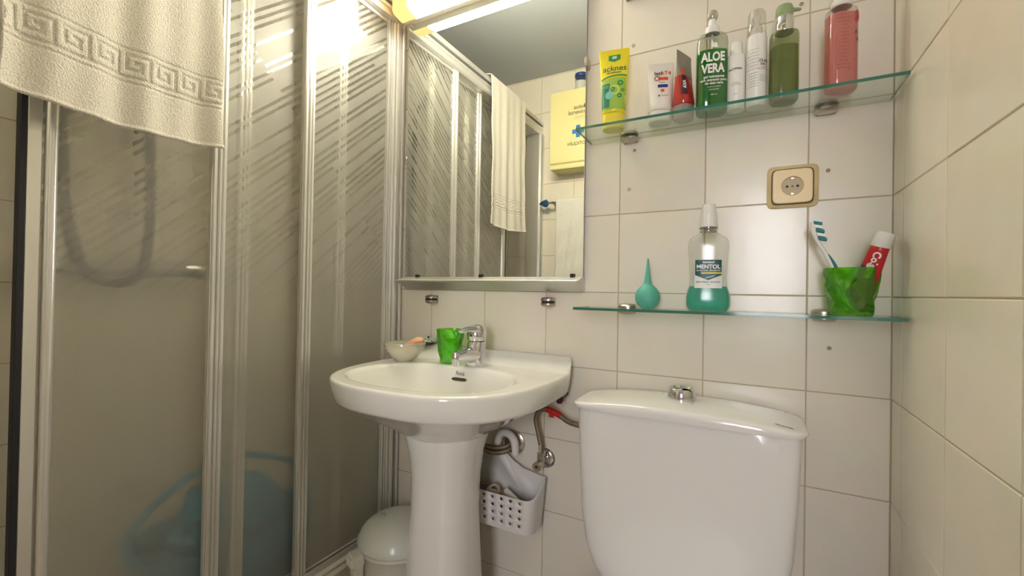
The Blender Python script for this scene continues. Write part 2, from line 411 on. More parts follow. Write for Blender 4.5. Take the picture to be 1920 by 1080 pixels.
bm = bmesh.new(); bx(bm, 0.19, 0.66, -2.58, -2.576, 0.84, 1.76); obj('pane', bm, PANEC, w1)

# ------------------------------------------------------------------ shower enclosure
t = thing('shower_tray', 'white shower tray with tiled kerb under the sliding screen', 'shower tray', (-1.03, -0.58, 0))
bm = bmesh.new(); bx(bm, XS+0.001, -0.725, YF+0.001, -0.001, 0, 0.10); bx(bm, -0.80, -0.725, YF+0.001, -0.001, 0.10, 0.188, 0.003)
bx(bm, XS+0.001, XS+0.04, YF+0.001, -0.001, 0.10, 0.17, 0.003); obj('basin', bm, PORC, t, world=True)
yy = [-1.155, -0.96, -0.76, -0.56, -0.36, -0.16, -0.002]
for a, b in zip(yy, yy[1:]):
    bm = bmesh.new(); bx(bm, -0.726, -0.719, a+0.001, b-0.001, 0.002, 0.186, 0.001); obj('tile', bm, TILE, t, world=True, smooth=False)
scr = thing('shower_screen', 'aluminium sliding shower screen with three frosted diagonal-patterned panels left of the basin', 'shower screen', (-0.765, -0.58, 0.19))
# top rail with its dark slot, bottom track, jambs
bm = bmesh.new()
prism(bm, [(-0.815, 1.872), (-0.735, 1.872), (-0.729, 1.878), (-0.729, 1.888), (-0.734, 1.891), (-0.734, 1.899), (-0.729, 1.902), (-0.729, 1.913), (-0.742, 1.915), (-0.742, 1.923), (-0.727, 1.925), (-0.727, 1.945), (-0.815, 1.945)], 'y', YF+0.002, -0.002)
obj('top_rail', bm, ALU, scr, world=True, smooth=False)
bm = bmesh.new(); bx(bm, -0.7425, -0.7385, YF+0.003, -0.003, 1.9155, 1.9225); obj('rail_slot', bm, BLACK, scr, world=True, smooth=False, label='dark slot along the top rail')
bm = bmesh.new()
prism(bm, [(-0.815, 0.19), (-0.712, 0.19), (-0.712, 0.202), (-0.722, 0.208), (-0.722, 0.216), (-0.732, 0.222), (-0.732, 0.238), (-0.737, 0.238), (-0.737, 0.212), (-0.757, 0.212), (-0.757, 0.228), (-0.761, 0.228), (-0.761, 0.212), (-0.782, 0.212), (-0.782, 0.228), (-0.786, 0.228), (-0.786, 0.212), (-0.807, 0.212), (-0.807, 0.238), (-0.815, 0.238)], 'y', YF+0.002, -0.002)
obj('bottom_track', bm, ALU, scr, world=True, smooth=False)
for a, b, s_ in ((-0.045, -0.001, 1), (YF+0.001, YF+0.045, -1)):
    bm = bmesh.new(); bx(bm, -0.812, -0.735, a, b, 0.238, 1.874, 0.002)
    bx(bm, -0.735, -0.726, a+0.006 if s_ > 0 else a+0.024, b-0.024 if s_ > 0 else b-0.006, 0.238, 1.874, 0.003, 2)
    bx(bm, -0.735, -0.7225, a+0.028 if s_ > 0 else a+0.002, b-0.004 if s_ > 0 else b-0.028, 0.238, 1.874, 0.002)
    obj('jamb', bm, ALU, scr, world=True, angle=30)
def panel(ya, yb, x, sw_a=0.030, sw_b=0.030, lead=False):
    """ya: end near the back wall, yb: end near the door; x: track depth"""
    z0, z1 = 0.215, 1.888
    bm = bmesh.new()
    def stile(y0, y1):
        wd = y1-y0
        bx(bm, x-0.008, x+0.006, y0, y1, z0, z1, 0.0015)
        bx(bm, x+0.004, x+0.011, y0+0.001, y0+wd*0.30, z0, z1, 0.0015, 2)
        bx(bm, x+0.004, x+0.0125, y0+wd*0.40, y0+wd*0.60, z0, z1, 0.0015, 2)
        bx(bm, x+0.004, x+0.011, y0+wd*0.70, y1-0.001, z0, z1, 0.0015, 2)
    stile(ya-sw_a, ya)
    if not lead: stile(yb, yb+sw_b)
    else:
        bx(bm, x-0.014, x+0.006, yb+0.006, yb+0.024, z0, z1, 0.001)
        bx(bm, x-0.01, x+0.0, yb+0.024, yb+0.031, z0, z1)
        tube(bm, [(x+0.004, yb+0.036, z0), (x+0.004, yb+0.036, z1)], 0.0085, seg=16, smooth=False)
    bx(bm, x-0.006, x+0.006, yb+sw_b, ya-sw_a, z0, z0+0.028, 0.0015); bx(bm, x-0.006, x+0.006, yb+sw_b, ya-sw_a, z1-0.028, z1, 0.0015)
    p = obj('sliding_panel', bm, ALU, scr, world=True, angle=30)
    bm = bmesh.new(); bx(bm, x-0.002, x+0.002, yb+0.02, ya-0.02, z0+0.01, z1-0.01)
    bm.normal_update()
    for f_ in bm.faces: f_.material_index = 1
    bm.faces.ensure_lookup_table()
    for f_ in bm.faces:
        if f_.calc_center_median().x > x+0.0019: f_.material_index = 0
    o = obj('pane', bm, [FROST, PANEC], p, world=True, smooth=False, label='frosted acrylic pane with diagonal stripes')
    if lead:
        bm = bmesh.new(); bx(bm, x-0.014, x+0.006, yb-0.003, yb+0.006, z0, z1, 0.001); obj('seal', bm, BLACK, p, world=True, label='black magnetic seal strip')
panel(-0.040, -0.362, -0.748)
panel(-0.208, -0.571, -0.771)
panel(-0.474, -0.856, -0.795, sw_b=0.045, lead=True)
# things inside the shower, seen blurred through the panels
t = thing('shower_mixer', 'chrome wall mixer with looping hose blurred behind the frosted panel', 'shower mixer', (XS, -0.56, 1.0))
bm = bmesh.new(); tube(bm, [(XS+0.055, -0.70, 1.045), (XS+0.055, -0.43, 1.045)], 0.02, smooth=False, seg=16)
for y in (-0.64, -0.49): tube(bm, [(XS+0.001, y, 1.045), (XS+0.055, y, 1.045)], 0.015, smooth=False)
obj('body', bm, mat('dull_mixer', (0.40, 0.39, 0.36), 0.75, 0.3), t, world=True)
for y0, y1 in ((-0.745, -0.70), (-0.43, -0.385)):
    bm = bmesh.new(); tube(bm, [(XS+0.055, y0, 1.045), (XS+0.055, y1, 1.045)], 0.026, smooth=False, seg=10); obj('handle', bm, CHROME, t, world=True)
bm = bmesh.new(); tube(bm, [(XS+0.05, -0.70, 1.9), (XS+0.05, -0.70, 1.55), (XS+0.06, -0.695, 1.25), (XS+0.07, -0.665, 1.06), (XS+0.075, -0.60, 1.0), (XS+0.075, -0.535, 1.05), (XS+0.07, -0.52, 1.25), (XS+0.06, -0.53, 1.5), (XS+0.055, -0.55, 1.75)], 0.012, wob=0.12, n=24)
obj('hose', bm, mat('dark_hose', (0.10, 0.09, 0.08), 0.35, 0.6), t, world=True)
bm = bmesh.new(); tube(bm, [(XS+0.05, -0.70, 1.88), (XS+0.07, -0.70, 1.95), (XS+0.13, -0.70, 1.98)], 0.012); tube(bm, [(XS+0.13, -0.70, 1.99), (XS+0.14, -0.70, 1.96)], [0.03, 0.045], smooth=False, seg=20); obj('shower_head', bm, CHROME, t, world=True)
bm = bmesh.new(); tube(bm, [(XS+0.001, -0.70, 1.86), (XS+0.05, -0.70, 1.86)], 0.014, smooth=False); obj('bracket', bm, CHROME, t, world=True)
BLUEP = mat('blue_plastic', (0.01, 0.30, 0.52), 0.4)
t = thing('washing_up_tub', 'blue plastic tub standing blurred behind the frosted shower panels', 'tub', (-0.985, -0.42, 0.10))
bm = bmesh.new(); loft(bm, [(0.0, 0.13, 0.15), (0.02, 0.14, 0.16), (0.25, 0.17, 0.20), (0.262, 0.178, 0.208), (0.262, 0.168, 0.198), (0.24, 0.163, 0.193), (0.03, 0.13, 0.15)], n=3, seg=36); obj('body', bm, BLUEP, t)
bm = bmesh.new(); tube(bm, [(0, -0.21, 0.24), (0.0, -0.215, 0.32), (0, -0.12, 0.40), (0, 0, 0.43), (0, 0.12, 0.40), (0.0, 0.215, 0.32), (0, 0.21, 0.24)], 0.009); obj('handle', bm, BLUEP, t)
bm = bmesh.new()
for k in range(3): loft(bm, [(0.18+k*0.05, 0.12-0.02*k, 0.15-0.02*k, 0.01*k, 0.0), (0.22+k*0.05, 0.13-0.02*k, 0.16-0.02*k, 0.01*k, 0), (0.26+k*0.05, 0.08, 0.10, 0, 0)], seg=20)
obj('cloth', bm, mat('blue_cloth', (0.01, 0.33, 0.56), 0.9, bump=0.6, bscale=40), t, label='crumpled blue cloth filling the tub')

# ------------------------------------------------------------------ towel on the top rail
KEY = ["1111110", "1000010", "1011010", "1010010", "1011110", "1000000", "1111111"]
def keyh(u_, v_):
    """u_ across (m), v_ height above the hem (m) -> relief 0..1"""
    per = 0.0455; cell = per/7
    if 0.078 < v_ < 0.082 or 0.139 < v_ < 0.143: return -1.0
    b0 = 0.0875
    if b0 < v_ < b0+7*cell:
        r_ = int((v_-b0)/cell); c_ = int((u_ % per)/cell)
        flip = int(u_/per) % 2
        return -1.0 if KEY[6-r_][c_] == '1' else 0.35
    return 0.0
def hang_towel(name, label, y0, y1, ztop, zhem, xf, xb, zback, nu, nv, m, key=True, amp=0.006):
    t = thing(name, label, 'towel', ((xf+xb)/2, (y0+y1)/2, zhem))
    bm = bmesh.new(); G = []
    prof = []                                    # (x, z, above-hem) along the length, front hem to back hem
    H = ztop-zhem
    for j in range(nv+1):
        prof.append((xf, zhem+H*j/nv, H*j/nv))
    for k in range(1, 12):
        a = PI*k/12; rx = (xf-xb)/2; prof.append((xb+rx+rx*math.cos(a), ztop+0.016*math.sin(a)**0.6, 9))
    nb = 20
    for j in range(nb+1): prof.append((xb, ztop-(ztop-zback)*j/nb, 9))
    for (x, z, h) in prof:
        row = []
        for i in range(nu+1):
            s_ = i/nu; y = y0+(y1-y0)*s_
            d = 0
            if h < 5:
                q = 1-h/H
                fold = amp*(0.7*math.sin(s_*17+0.8+0.9*q)+0.5*math.sin(s_*31+2.0-1.2*q)+0.4*math.sin(s_*7+3*q))*(0.25+0.75*q)
                d = fold+0.016*q*q*max(0, (s_-0.55)/0.45)**1.5
                if key: d += 0.0014*keyh(s_*abs(y1-y0)+0.008, h)
                if h < 0.006: d += 0.0015
            zz = z
            if h < 5:
                w_ = (1-h/H)**3
                zz += (-0.011*math.sin(s_*PI*0.95)+0.004*s_)*w_
            yy2 = y + (0.003*math.sin(h*25)+0.006*math.sin(h*6))*(1 if h < 5 else 0)*(s_-0.5)*2
            row.append(bm.verts.new((x+d*(1 if h < 5 else 0), yy2, zz)))
        G.append(row)
    for a, b in zip(G, G[1:]):
        for i in range(nu): bm.faces.new((a[i], a[i+1], b[i+1], b[i]))
    o = obj('cloth', bm, m, t, world=True, angle=180)
    sm = o.modifiers.new('thick', 'SOLIDIFY'); sm.thickness = 0.004; sm.offset = 0
    # hem roll
    bm = bmesh.new(); pts = [v for v in range(0, nu+1, max(1, nu//60))]
    me = o.data; P = [me.vertices[i].co.copy() for i in pts]
    tube(bm, [p+Vector((0.001, 0, 0.001)) for p in P], 0.0032, seg=8, n=3, wob=0.16)
    obj('hem', bm, m, t)
    return t
hang_towel('bath_towel', 'cream terry towel with Greek key border hanging over the shower rail', -0.578, -0.905, 1.950, 1.298, -0.717, -0.826, 1.72, 250, 430, TOWEL)

# ------------------------------------------------------------------ mirror with ledge, and lamp
t = thing('wall_mirror', 'tall frameless mirror with aluminium ledge above the basin', 'mirror', (-0.39, 0, 1.0))
bm = bmesh.new(); bx(bm, -0.695, -0.088, -0.022, -0.017, 1.040, 1.862); obj('glass', bm, MIRROR, t, world=True, smooth=False)
bm = bmesh.new(); bx(bm, -0.690, -0.093, -0.017, 0.0, 1.045, 1.856); obj('backing', bm, mat('mirror_backing', (0.25, 0.22, 0.18), 0.7), t, world=True, smooth=False)
bm = bmesh.new()
A = [(-0.697, -0.001, 1.040), (-0.697, -0.024, 1.040), (-0.703, -0.050, 1.026), (-0.687, -0.024, 1.002), (-0.687, -0.001, 1.002)]
B = [(-0.087, -0.001, 1.040), (-0.087, -0.024, 1.040), (-0.094, -0.050, 1.026), (-0.088, -0.024, 1.002), (-0.088, -0.001, 1.002)]
VA = [bm.verts.new(p) for p in A]; VB = [bm.verts.new(p) for p in B]; bridge(bm, VA, VB); bm.faces.new(VA); bm.faces.new(list(reversed(VB)))
bx(bm, -0.705, -0.093, -0.052, -0.0485, 1.022, 1.030, 0.001)
obj('ledge', bm, ALU2, t, world=True, smooth=False)
for x in (-0.640, -0.400, -0.115):
    bm = bmesh.new(); bx(bm, x-0.006, x+0.006, -0.028, -0.0225, 1.036, 1.048, 0.0015); obj('clip', bm, DARK, t, world=True, label='small dark mirror clip')
for x, z in ((-0.6965, 1.42), (-0.0865, 1.60)):
    bm = bmesh.new(); bx(bm, x-0.004, x+0.004, -0.026, -0.001, z-0.012, z+0.012, 0.001); obj('clip', bm, CHROMED, t, world=True)

t = thing('mirror_lamp', 'glowing fluorescent wall lamp fixed above the mirror', 'lamp', (-0.39, 0, 1.864))
bm = bmesh.new()
prism(bm, [(-0.001, 1.866), (-0.044, 1.858), (-0.046, 1.863), (-0.046, 1.975), (-0.001, 1.975)], 'x', -0.700, -0.080)
obj('housing', bm, WHITEM, t, world=True, smooth=False)
lens = [(-0.047, 1.862), (-0.051, 1.856), (-0.088, 1.863), (-0.096, 1.871), (-0.096, 1.964), (-0.047, 1.964)]
for nm, a, b, m in (('diffuser', -0.640, -0.140, emit('lamp_glow', (1.0, 0.91, 0.70), LAMP_STRENGTH)),):
    bm = bmesh.new(); prism(bm, lens, 'x', a, b); obj(nm, bm, m, t, world=True, smooth=False, label='bright ribbed diffuser')
AMB = emit('lamp_end_glow', (1.0, 0.62, 0.22), 1.3)
for a, b in ((-0.699, -0.640), (-0.140, -0.081)):
    bm = bmesh.new(); prism(bm, lens, 'x', a, b); obj('diffuser_end', bm, AMB, t, world=True, smooth=False, label='amber end of the diffuser')
for x in (-0.685, -0.095):
    b2 = bmesh.new(); loft(b2, [(0, 0.006, 0.006), (-0.003, 0.006, 0.006), (-0.0045, 0.004, 0.004)], seg=14); bm = bmesh.new(); merge(bm, b2, 0, Matrix.Translation((x, -0.028, 1.860)))
    obj('screw', bm, WHITEM, t, world=True)

# ------------------------------------------------------------------ glass shelves and their chrome brackets
def shelf(z, label):
    t = thing('glass_shelf', label, 'shelf', (0.23, 0, z-0.006))
    bm = bmesh.new(); bx(bm, -0.075, 0.533, -0.124, -0.004, z-0.006, z)
    for f_ in bm.faces:
        c = f_.calc_center_median(); f_.material_index = 1 if (c.y < -0.1235 or c.x > 0.5325 or c.x < -0.0745) else 0
    obj('pane', bm, [GLASS, GEDGE], t, world=True, smooth=False)
    for x in (0.027, 0.428): bracket(x, z-0.003, t)
    return t
def bracket(x, z, parent, half=0.021):
    bm = bmesh.new()
    for s_ in (-1, 1):
        b2 = bmesh.new(); loft(b2, [(0.0034, half, 0.017), (0.0075, half, 0.017), (0.0115, half*0.85, 0.0135), (0.013, half*0.5, 0.007)], seg=28, n=2.3)
        mt = Matrix.Translation((x, -0.018, z)) @ Matrix.Scale(s_, 4, (0, 0, 1)); merge(bm, b2, 0, mt)
    bx(bm, x-half*0.8, x+half*0.8, -0.0035, 0.0, z-0.012, z+0.012, 0.001)
    obj('bracket', bm, CHROMED, parent, world=True, label='round-nosed chrome shelf clamp')
ZU, ZL = 1.391, 0.964
shelf(ZU, 'upper green-edged glass shelf carrying the row of bottles and tubes')
shelf(ZL, 'lower green-edged glass shelf carrying mouthwash and green tumbler')
for x, z, lb in ((-0.587, 0.970, 'empty chrome shelf clamp under the left end of the mirror'), (-0.187, 0.972, 'empty chrome shelf clamp under the right end of the mirror'), (0.025, 1.752, 'empty chrome shelf clamp high on the wall above the yellow tube')):
    t = thing('shelf_clamp', lb, 'shelf clamp', (x, 0, z))
    bracket(x, z, t, 0.019)
    bm = bmesh.new(); bx(bm, x-0.013, x+0.013, -0.030, -0.004, z-0.0032, z+0.0032); obj('slot_pad', bm, DARK, t, world=True, label='dark slot')

# ------------------------------------------------------------------ socket
IV = mat('ivory_socket_plastic', (0.82, 0.64, 0.36), 0.35); IVD = mat('yellowed_caulk', (0.60, 0.47, 0.25), 0.7, bump=0.5, bscale=90, var=0.2, vscale=40)
t = thing('wall_socket', 'ivory square power socket with yellowed rim between the shelves', 'socket', (0.371, 0, 1.233))
def slab(bm, hx, hz, y0, y1, n=7, seg=48, cx=0, cz=0, scl=0.93):
    b2 = bmesh.new(); loft(b2, [(0, hx, hz), (abs(y1-y0)*0.6, hx, hz), (abs(y1-y0), hx*scl, hz*scl)], n=n, seg=seg)
    merge(bm, b2, 0, Matrix.Translation((cx, y0, cz)) @ Matrix.Rotation(PI/2, 4, 'X'))
bm = bmesh.new(); slab(bm, 0.0465, 0.0450, 0, 0, n=8); bm.free()
bm = bmesh.new(); slab(bm, 0.0470, 0.0455, -0.0003, -0.0055, n=9); obj('surround', bm, IVD, t, label='uneven yellowed surround')
bm = bmesh.new(); slab(bm, 0.0385, 0.0385, -0.0053, -0.0065, n=8, scl=0.99); obj('groove', bm, DARK, t, label='dark groove round the cover')
def slabring(bm, h, rin, y0, y1, seg=48):
    rings = []
    def ring(kind, rr, y):
        R = []
        for k in range(seg):
            a = 2*PI*k/seg; c, s_ = math.cos(a), math.sin(a); e = 8 if kind else 2
            R.append(bm.verts.new((rr*math.copysign(abs(c)**(2/e), c), y, rr*math.copysign(abs(s_)**(2/e), s_))))
        return R
    rs = [ring(1, h, y0), ring(1, h, (y0+y1)/2), ring(1, h*0.96, y1), ring(0, rin*1.06, y1), ring(0, rin, y1+0.002), ring(0, rin*0.97, y0+0.001)]
    for a, b in zip(rs, rs[1:]): bridge(bm, a, b)
bm = bmesh.new(); slabring(bm, 0.0365, 0.0195, -0.006, -0.012); obj('cover', bm, IV, t)
bm = bmesh.new(); b2 = bmesh.new(); loft(b2, [(0, 0.0195, 0.0195), (0.0008, 0.0195, 0.0195)], seg=32); merge(bm, b2, 0, Matrix.Translation((0, -0.0068, 0)) @ Matrix.Rotation(PI/2, 4, 'X'))
obj('well', bm, mat('socket_well', (0.50, 0.42, 0.27), 0.5), t)
bm = bmesh.new()
for x in (-0.0095, 0, 0.0095):
    rr = 0.0026 if x else 0.0017
    b2 = bmesh.new(); loft(b2, [(0, rr, rr), (0.0006, rr, rr)], seg=12); merge(bm, b2, 0, Matrix.Translation((x, -0.0074, 0)) @ Matrix.Rotation(PI/2, 4, 'X'))
obj('pin_hole', bm, DARK, t)
for z in (-0.0165, 0.0165):
    bm = bmesh.new(); bx(bm, -0.003, 0.003, -0.0095, -0.0065, z-0.0022, z+0.0022, 0.0005); obj('earth_contact', bm, CHROMED, t)

# ------------------------------------------------------------------ wash basin and pedestal
BX, RZ = -0.372, 0.795
t = thing('wash_basin', 'white pedestal wash basin with raised back ledge', 'wash basin', (BX, -0.2, 0))
def outline(th, s_=1.0, a=0.273, b=0.318, y0=-0.145, n=2.75):
    """D-shaped plan: straight back at the wall, superelliptic front; th from 0 (right) clockwise through the front"""
    c, s1 = math.cos(th), math.sin(th)
    if s1 <= 0:     # front half
        return (BX+a*s_*math.copysign(abs(c)**(2/n), c), y0-b*s_*abs(s1)**(2/n))
    bb = 0.143; n2 = 8
    xw = a*s_*math.copysign(abs(c)**(2/n2), c); yw = y0+bb*abs(s1)**(2/n2)
    k = abs(s1)**(2/n2); xw *= 1-0.03*k
    return (BX+xw, yw)
def inner(th, s_=1.0):
    c, s1 = math.cos(th), math.sin(th); n = 2.35
    return (BX-0.002+0.213*s_*math.copysign(abs(c)**(2/n), c), -0.280+0.146*s_*math.copysign(abs(s1)**(2/n), s1))
def sst(x): x = max(0, min(1, x)); return x*x*(3-2*x)
def deck(y): return RZ+0.034*sst((y+0.060)/0.030)+0.004*sst((-0.38-y)/0.08)*0
bm = bmesh.new(); seg = 120; R = []
def ring(fn, zf):
    rg = []
    for k in range(seg):
        th = 2*PI*k/seg; x, y = fn(th); rg.append(bm.verts.new((x, y, zf(x, y))))
    R.append(rg)
def mixf(f1, f2, a): return lambda th: tuple(p*(1-a)+q*a for p, q in zip(f1(th), f2(th)))
ell = lambda rx, ry, cyy: (lambda th: (BX-0.010+rx*math.cos(th), cyy+ry*math.sin(th)))
ring(ell(0.075, 0.065, -0.195), lambda x, y: 0.625)
ring(ell(0.103, 0.10, -0.20), lambda x, y: 0.642)
ring(ell(0.150, 0.135, -0.21), lambda x, y: 0.672)
ring(mixf(ell(0.175, 0.155, -0.215), lambda th: outline(th, 0.97), 0.35), lambda x, y: 0.705)
ring(lambda th: outline(th, 0.90), lambda x, y: 0.731)
ring(lambda th: outline(th, 0.955), lambda x, y: 0.738)
ring(lambda th: outline(th, 0.968), lambda x, y: 0.744)
ring(lambda th: outline(th, 0.985), lambda x, y: RZ-0.03)
ring(lambda th: outline(th, 1.0), lambda x, y: deck(y)-0.010)
ring(lambda th: outline(th, 0.998), lambda x, y: deck(y)-0.004)
ring(lambda th: outline(th, 0.988), lambda x, y: deck(y)-0.0005)
for a in (0.12, 0.25, 0.4, 0.55, 0.7, 0.85, 0.97): ring(mixf(lambda th: outline(th, 0.985), lambda th: inner(th, 1.02), a), lambda x, y: deck(y))
ring(lambda th: inner(th, 1.0), lambda x, y: RZ-0.002)
for s_, dz in ((0.975, 0.010), (0.93, 0.032), (0.86, 0.060), (0.74, 0.090), (0.55, 0.112), (0.30, 0.124), (0.10, 0.128)):
    ring(lambda th: inner(th, s_), lambda x, y: RZ-dz)
for a, b in zip(R, R[1:]): bridge(bm, a, b)
bm.faces.new(R[-1]); bm.faces.new(list(reversed(R[0])))
obj('basin', bm, PORC, t, world=True, angle=60)
bm = bmesh.new()
loft(bm, [(0.001, 0.108, 0.100, BX-0.012, -0.195), (0.02, 0.106, 0.098, BX-0.012, -0.195), (0.12, 0.099, 0.092, BX-0.012, -0.195), (0.28, 0.094, 0.088, BX-0.012, -0.197), (0.45, 0.083, 0.082, BX-0.010, -0.2), (0.54, 0.084, 0.084, BX-0.008, -0.2), (0.60, 0.092, 0.092, BX-0.008, -0.2), (0.645, 0.106, 0.10, BX-0.008, -0.2), (0.66, 0.110, 0.10, BX-0.008, -0.2)], n=2.3, seg=56)
obj('pedestal', bm, PORC, t, world=True, angle=60)
# overflow slot on the back slope of the bowl, drain, maker's mark
def bowlpt(x, z):   # point on the back slope of the bowl
    s_tab = [(1.0, 0.002), (0.975, 0.010), (0.93, 0.032), (0.86, 0.060)]
    d = RZ-z
    for (s0, d0), (s1, d1) in zip(s_tab, s_tab[1:]):
        if d <= d1: break
    s_ = s0+(s1-s0)*(d-d0)/(d1-d0); n = 2.35
    q = min(0.999, abs(x-BX+0.002)/(0.213*s_)); return Vector((x, -0.280+0.146*s_*(1-q**n)**(1/n)-0.0012, z))
bm = bmesh.new()
pts = [bowlpt(BX-0.012+0.024*math.copysign(abs(math.cos(a))**0.4, math.cos(a)), RZ-0.033+0.0042*math.sin(a)) for a in [2*PI*k/28 for k in range(28)]]
bm.faces.new([bm.verts.new(p) for p in pts]); obj('overflow_slot', bm, mat('bronze_overflow', (0.10, 0.08, 0.045), 0.4, 0.6), t, world=True, smooth=False, label='dark bronze overflow slot')
o = texts('maker_mark', t, mat('grey_ink', (0.25, 0.25, 0.25), 0.5), [('Roca', 0.014, BX-0.012, RZ-0.018, 0.0004)], lambda a, b: bowlpt(a, b)-rootloc(t))
bm = bmesh.new(); loft(bm, [(RZ-0.1285, 0.022, 0.022, BX, -0.280), (RZ-0.125, 0.022, 0.022, BX, -0.280), (RZ-0.1245, 0.015, 0.015, BX, -0.280)], seg=24); obj('drain', bm, CHROME, t, world=True)
bm = bmesh.new(); tube(bm, [(-0.135, -0.001, 0.727), (-0.135, -0.05, 0.727)], [0.006, 0.008], smooth=False); loft(bm, [(0.712, 0.006, 0.006, -0.135, -0.05), (0.720, 0.010, 0.009, -0.135, -0.05), (0.738, 0.010, 0.009, -0.135, -0.05)], seg=12)
obj('mounting_bolt', bm, mat('dark_red_plastic', (0.06, 0.015, 0.012), 0.4), t, world=True, label='dark red mounting nut under the rim')

# ------------------------------------------------------------------ tap
t = thing('mixer_tap', 'chrome single-lever mixer tap on the basin deck', 'tap', (-0.360, -0.100, RZ))
bm = bmesh.new()
loft(bm, [(0.0, 0.029, 0.030), (0.004, 0.030, 0.032), (0.012, 0.0285, 0.033, 0, -0.002), (0.03, 0.026, 0.032, 0, -0.004), (0.05, 0.0245, 0.028, 0, -0.003), (0.066, 0.0245, 0.0255, 0, 0), (0.068, 0.022, 0.023)], seg=32)
obj('body', bm, CHROME, t)
bm = bmesh.new(); tube(bm, [(0, 0.004, 0.030), (0, -0.020, 0.031), (0, -0.045, 0.034), (0, -0.075, 0.036), (0, -0.098, 0.034)], [0.024, 0.0235, 0.0195, 0.0145, 0.0115], seg=20, flat=1.0)
loft(bm, [(0.012, 0.0095, 0.0095, 0, -0.096), (0.022, 0.0105, 0.0105, 0, -0.096), (0.034, 0.0115, 0.0115, 0, -0.096), (0.045, 0.009, 0.009, 0, -0.096), (0.048, 0.004, 0.004, 0, -0.096)], seg=20)
obj('spout', bm, CHROME, t)
bm = bmesh.new()
loft(bm, [(0.069, 0.0245, 0.0250), (0.078, 0.0265, 0.0275), (0.090, 0.0265, 0.0280, 0, 0), (0.102, 0.0225, 0.0240, 0, 0.001), (0.110, 0.014, 0.015, 0, 0.002), (0.1125, 0.004, 0.004, 0, 0.002)], seg=32)
tube(bm, [(0, -0.005, 0.098), (0, -0.03, 0.101), (0, -0.055, 0.101), (0, -0.078, 0.098)], [0.012, 0.009, 0.0065, 0.004], seg=16, flat=1.9)
obj('lever', bm, CHROME, t)
b2 = bmesh.new(); loft(b2, [(0, 0.0025, 0.0025), (0.001, 0.0025, 0.0025)], seg=10); bm = bmesh.new(); merge(bm, b2, 0, Matrix.Translation((0, -0.0276, 0.084)) @ Matrix.Rotation(PI/2, 4, 'X'))
obj('lever_screw', bm, DARK, t, label='dark grub screw')

# ------------------------------------------------------------------ faceted green tumblers
GREENG = glassy('green_tumbler_plastic', (0.50, 0.93, 0.08), gloss=0.09, refr=0.55, body=0.14, bodycol=(0.28, 0.75, 0.01))
def tumbler(label, loc, r0, r1, h, rz=0.0):
    t = thing('tumbler', label, 'tumbler', loc, (0, 0, rz), 'green faceted tumblers')
    bm = bmesh.new(); seg = 14; nr = 7; R = []
    for j in range(nr+1):
        f_ = j/nr; z = 0.004+(h-0.016)*f_; rr = r0+(r1-r0)*f_
        off = 0.5*(j % 2)
        R.append([bm.verts.new(((rr+(0.0022 if (k+j) % 3 else -0.0016))*math.cos(2*PI*(k+off)/seg), (rr+(0.0022 if (k+j) % 3 else -0.0016))*math.sin(2*PI*(k+off)/seg), z)) for k in range(seg)])
    base = [bm.verts.new((v.co.x*0.93, v.co.y*0.93, 0)) for v in R[0]]; bridge(bm, base, R[0]); bm.faces.new(list(reversed(base)))
    for j, (A, B) in enumerate(zip(R, R[1:])):
        for k in range(seg):
            k2 = (k+1) % seg
            if j % 2 == 0: bm.faces.new((A[k], A[k2], B[k])); bm.faces.new((A[k2], B[k2], B[k]))
            else: bm.faces.new((A[k], A[k2], B[k2])); bm.faces.new((A[k], B[k2], B[k]))
    top = [bm.verts.new(((r1+0.0008)*math.cos(2*PI*k/seg/1), (r1+0.0008)*math.sin(2*PI*k/seg), h)) for k in range(seg)]
    A = R[-1]
    for k in range(seg):
        k2 = (k+1) % seg
        if nr % 2: bm.faces.new((A[k], A[k2], top[k2])); bm.faces.new((A[k], top[k2], top[k]))
        else: bm.faces.new((A[k], A[k2], top[k])); bm.faces.new((A[k2], top[k2], top[k]))
    tin = [bm.verts.new((v.co.x*0.955, v.co.y*0.955, h)) for v in top]; bridge(bm, top, tin)
    bin_ = [bm.verts.new((v.co.x*(r0-0.003)/(r1*0.955), v.co.y*(r0-0.003)/(r1*0.955), 0.008)) for v in tin]; bridge(bm, tin, bin_); bm.faces.new(bin_)
    obj('cup', bm, GREENG, t, smooth=False)
    return t
tumbler('green faceted tumbler on the basin beside the chrome tap', (-0.446, -0.106, RZ), 0.026, 0.038, 0.095)
CUPX, CUPY = 0.463, -0.068
tumbler('green faceted tumbler on the lower glass shelf holding toothpaste', (CUPX, CUPY, ZL), 0.032, 0.043, 0.090, 0.3)
# toothbrush and toothpaste standing in it
BR = mat('teal_bristle', (0.02, 0.22, 0.26), 0.7); TG = mat('teal_grip', (0.03, 0.20, 0.23), 0.5)
t = thing('toothbrush', 'white and teal toothbrush leaning left out of the green tumbler', 'toothbrush', (CUPX-0.005, CUPY, ZL+0.012), (0, 0, 0))
bm = bmesh.new(); tube(bm, [(0.004, 0.004, 0), (-0.012, 0.002, 0.045), (-0.025, 0, 0.082), (-0.036, 0, 0.108), (-0.050, 0, 0.135), (-0.0555, 0, 0.155), (-0.057, 0, 0.170)], [0.0052, 0.0055, 0.005, 0.004, 0.0035, 0.0055, 0.0045], seg=12); obj('handle', bm, WHITEP, t)
bm = bmesh.new(); tube(bm, [(0.0085, -0.001, 0.002), (-0.0075, -0.003, 0.046), (-0.0205, -0.003, 0.083), (-0.0315, -0.002, 0.105)], [0.003, 0.0035, 0.003, 0.0015], seg=8); obj('grip', bm, TG, t, label='teal rubber grip')
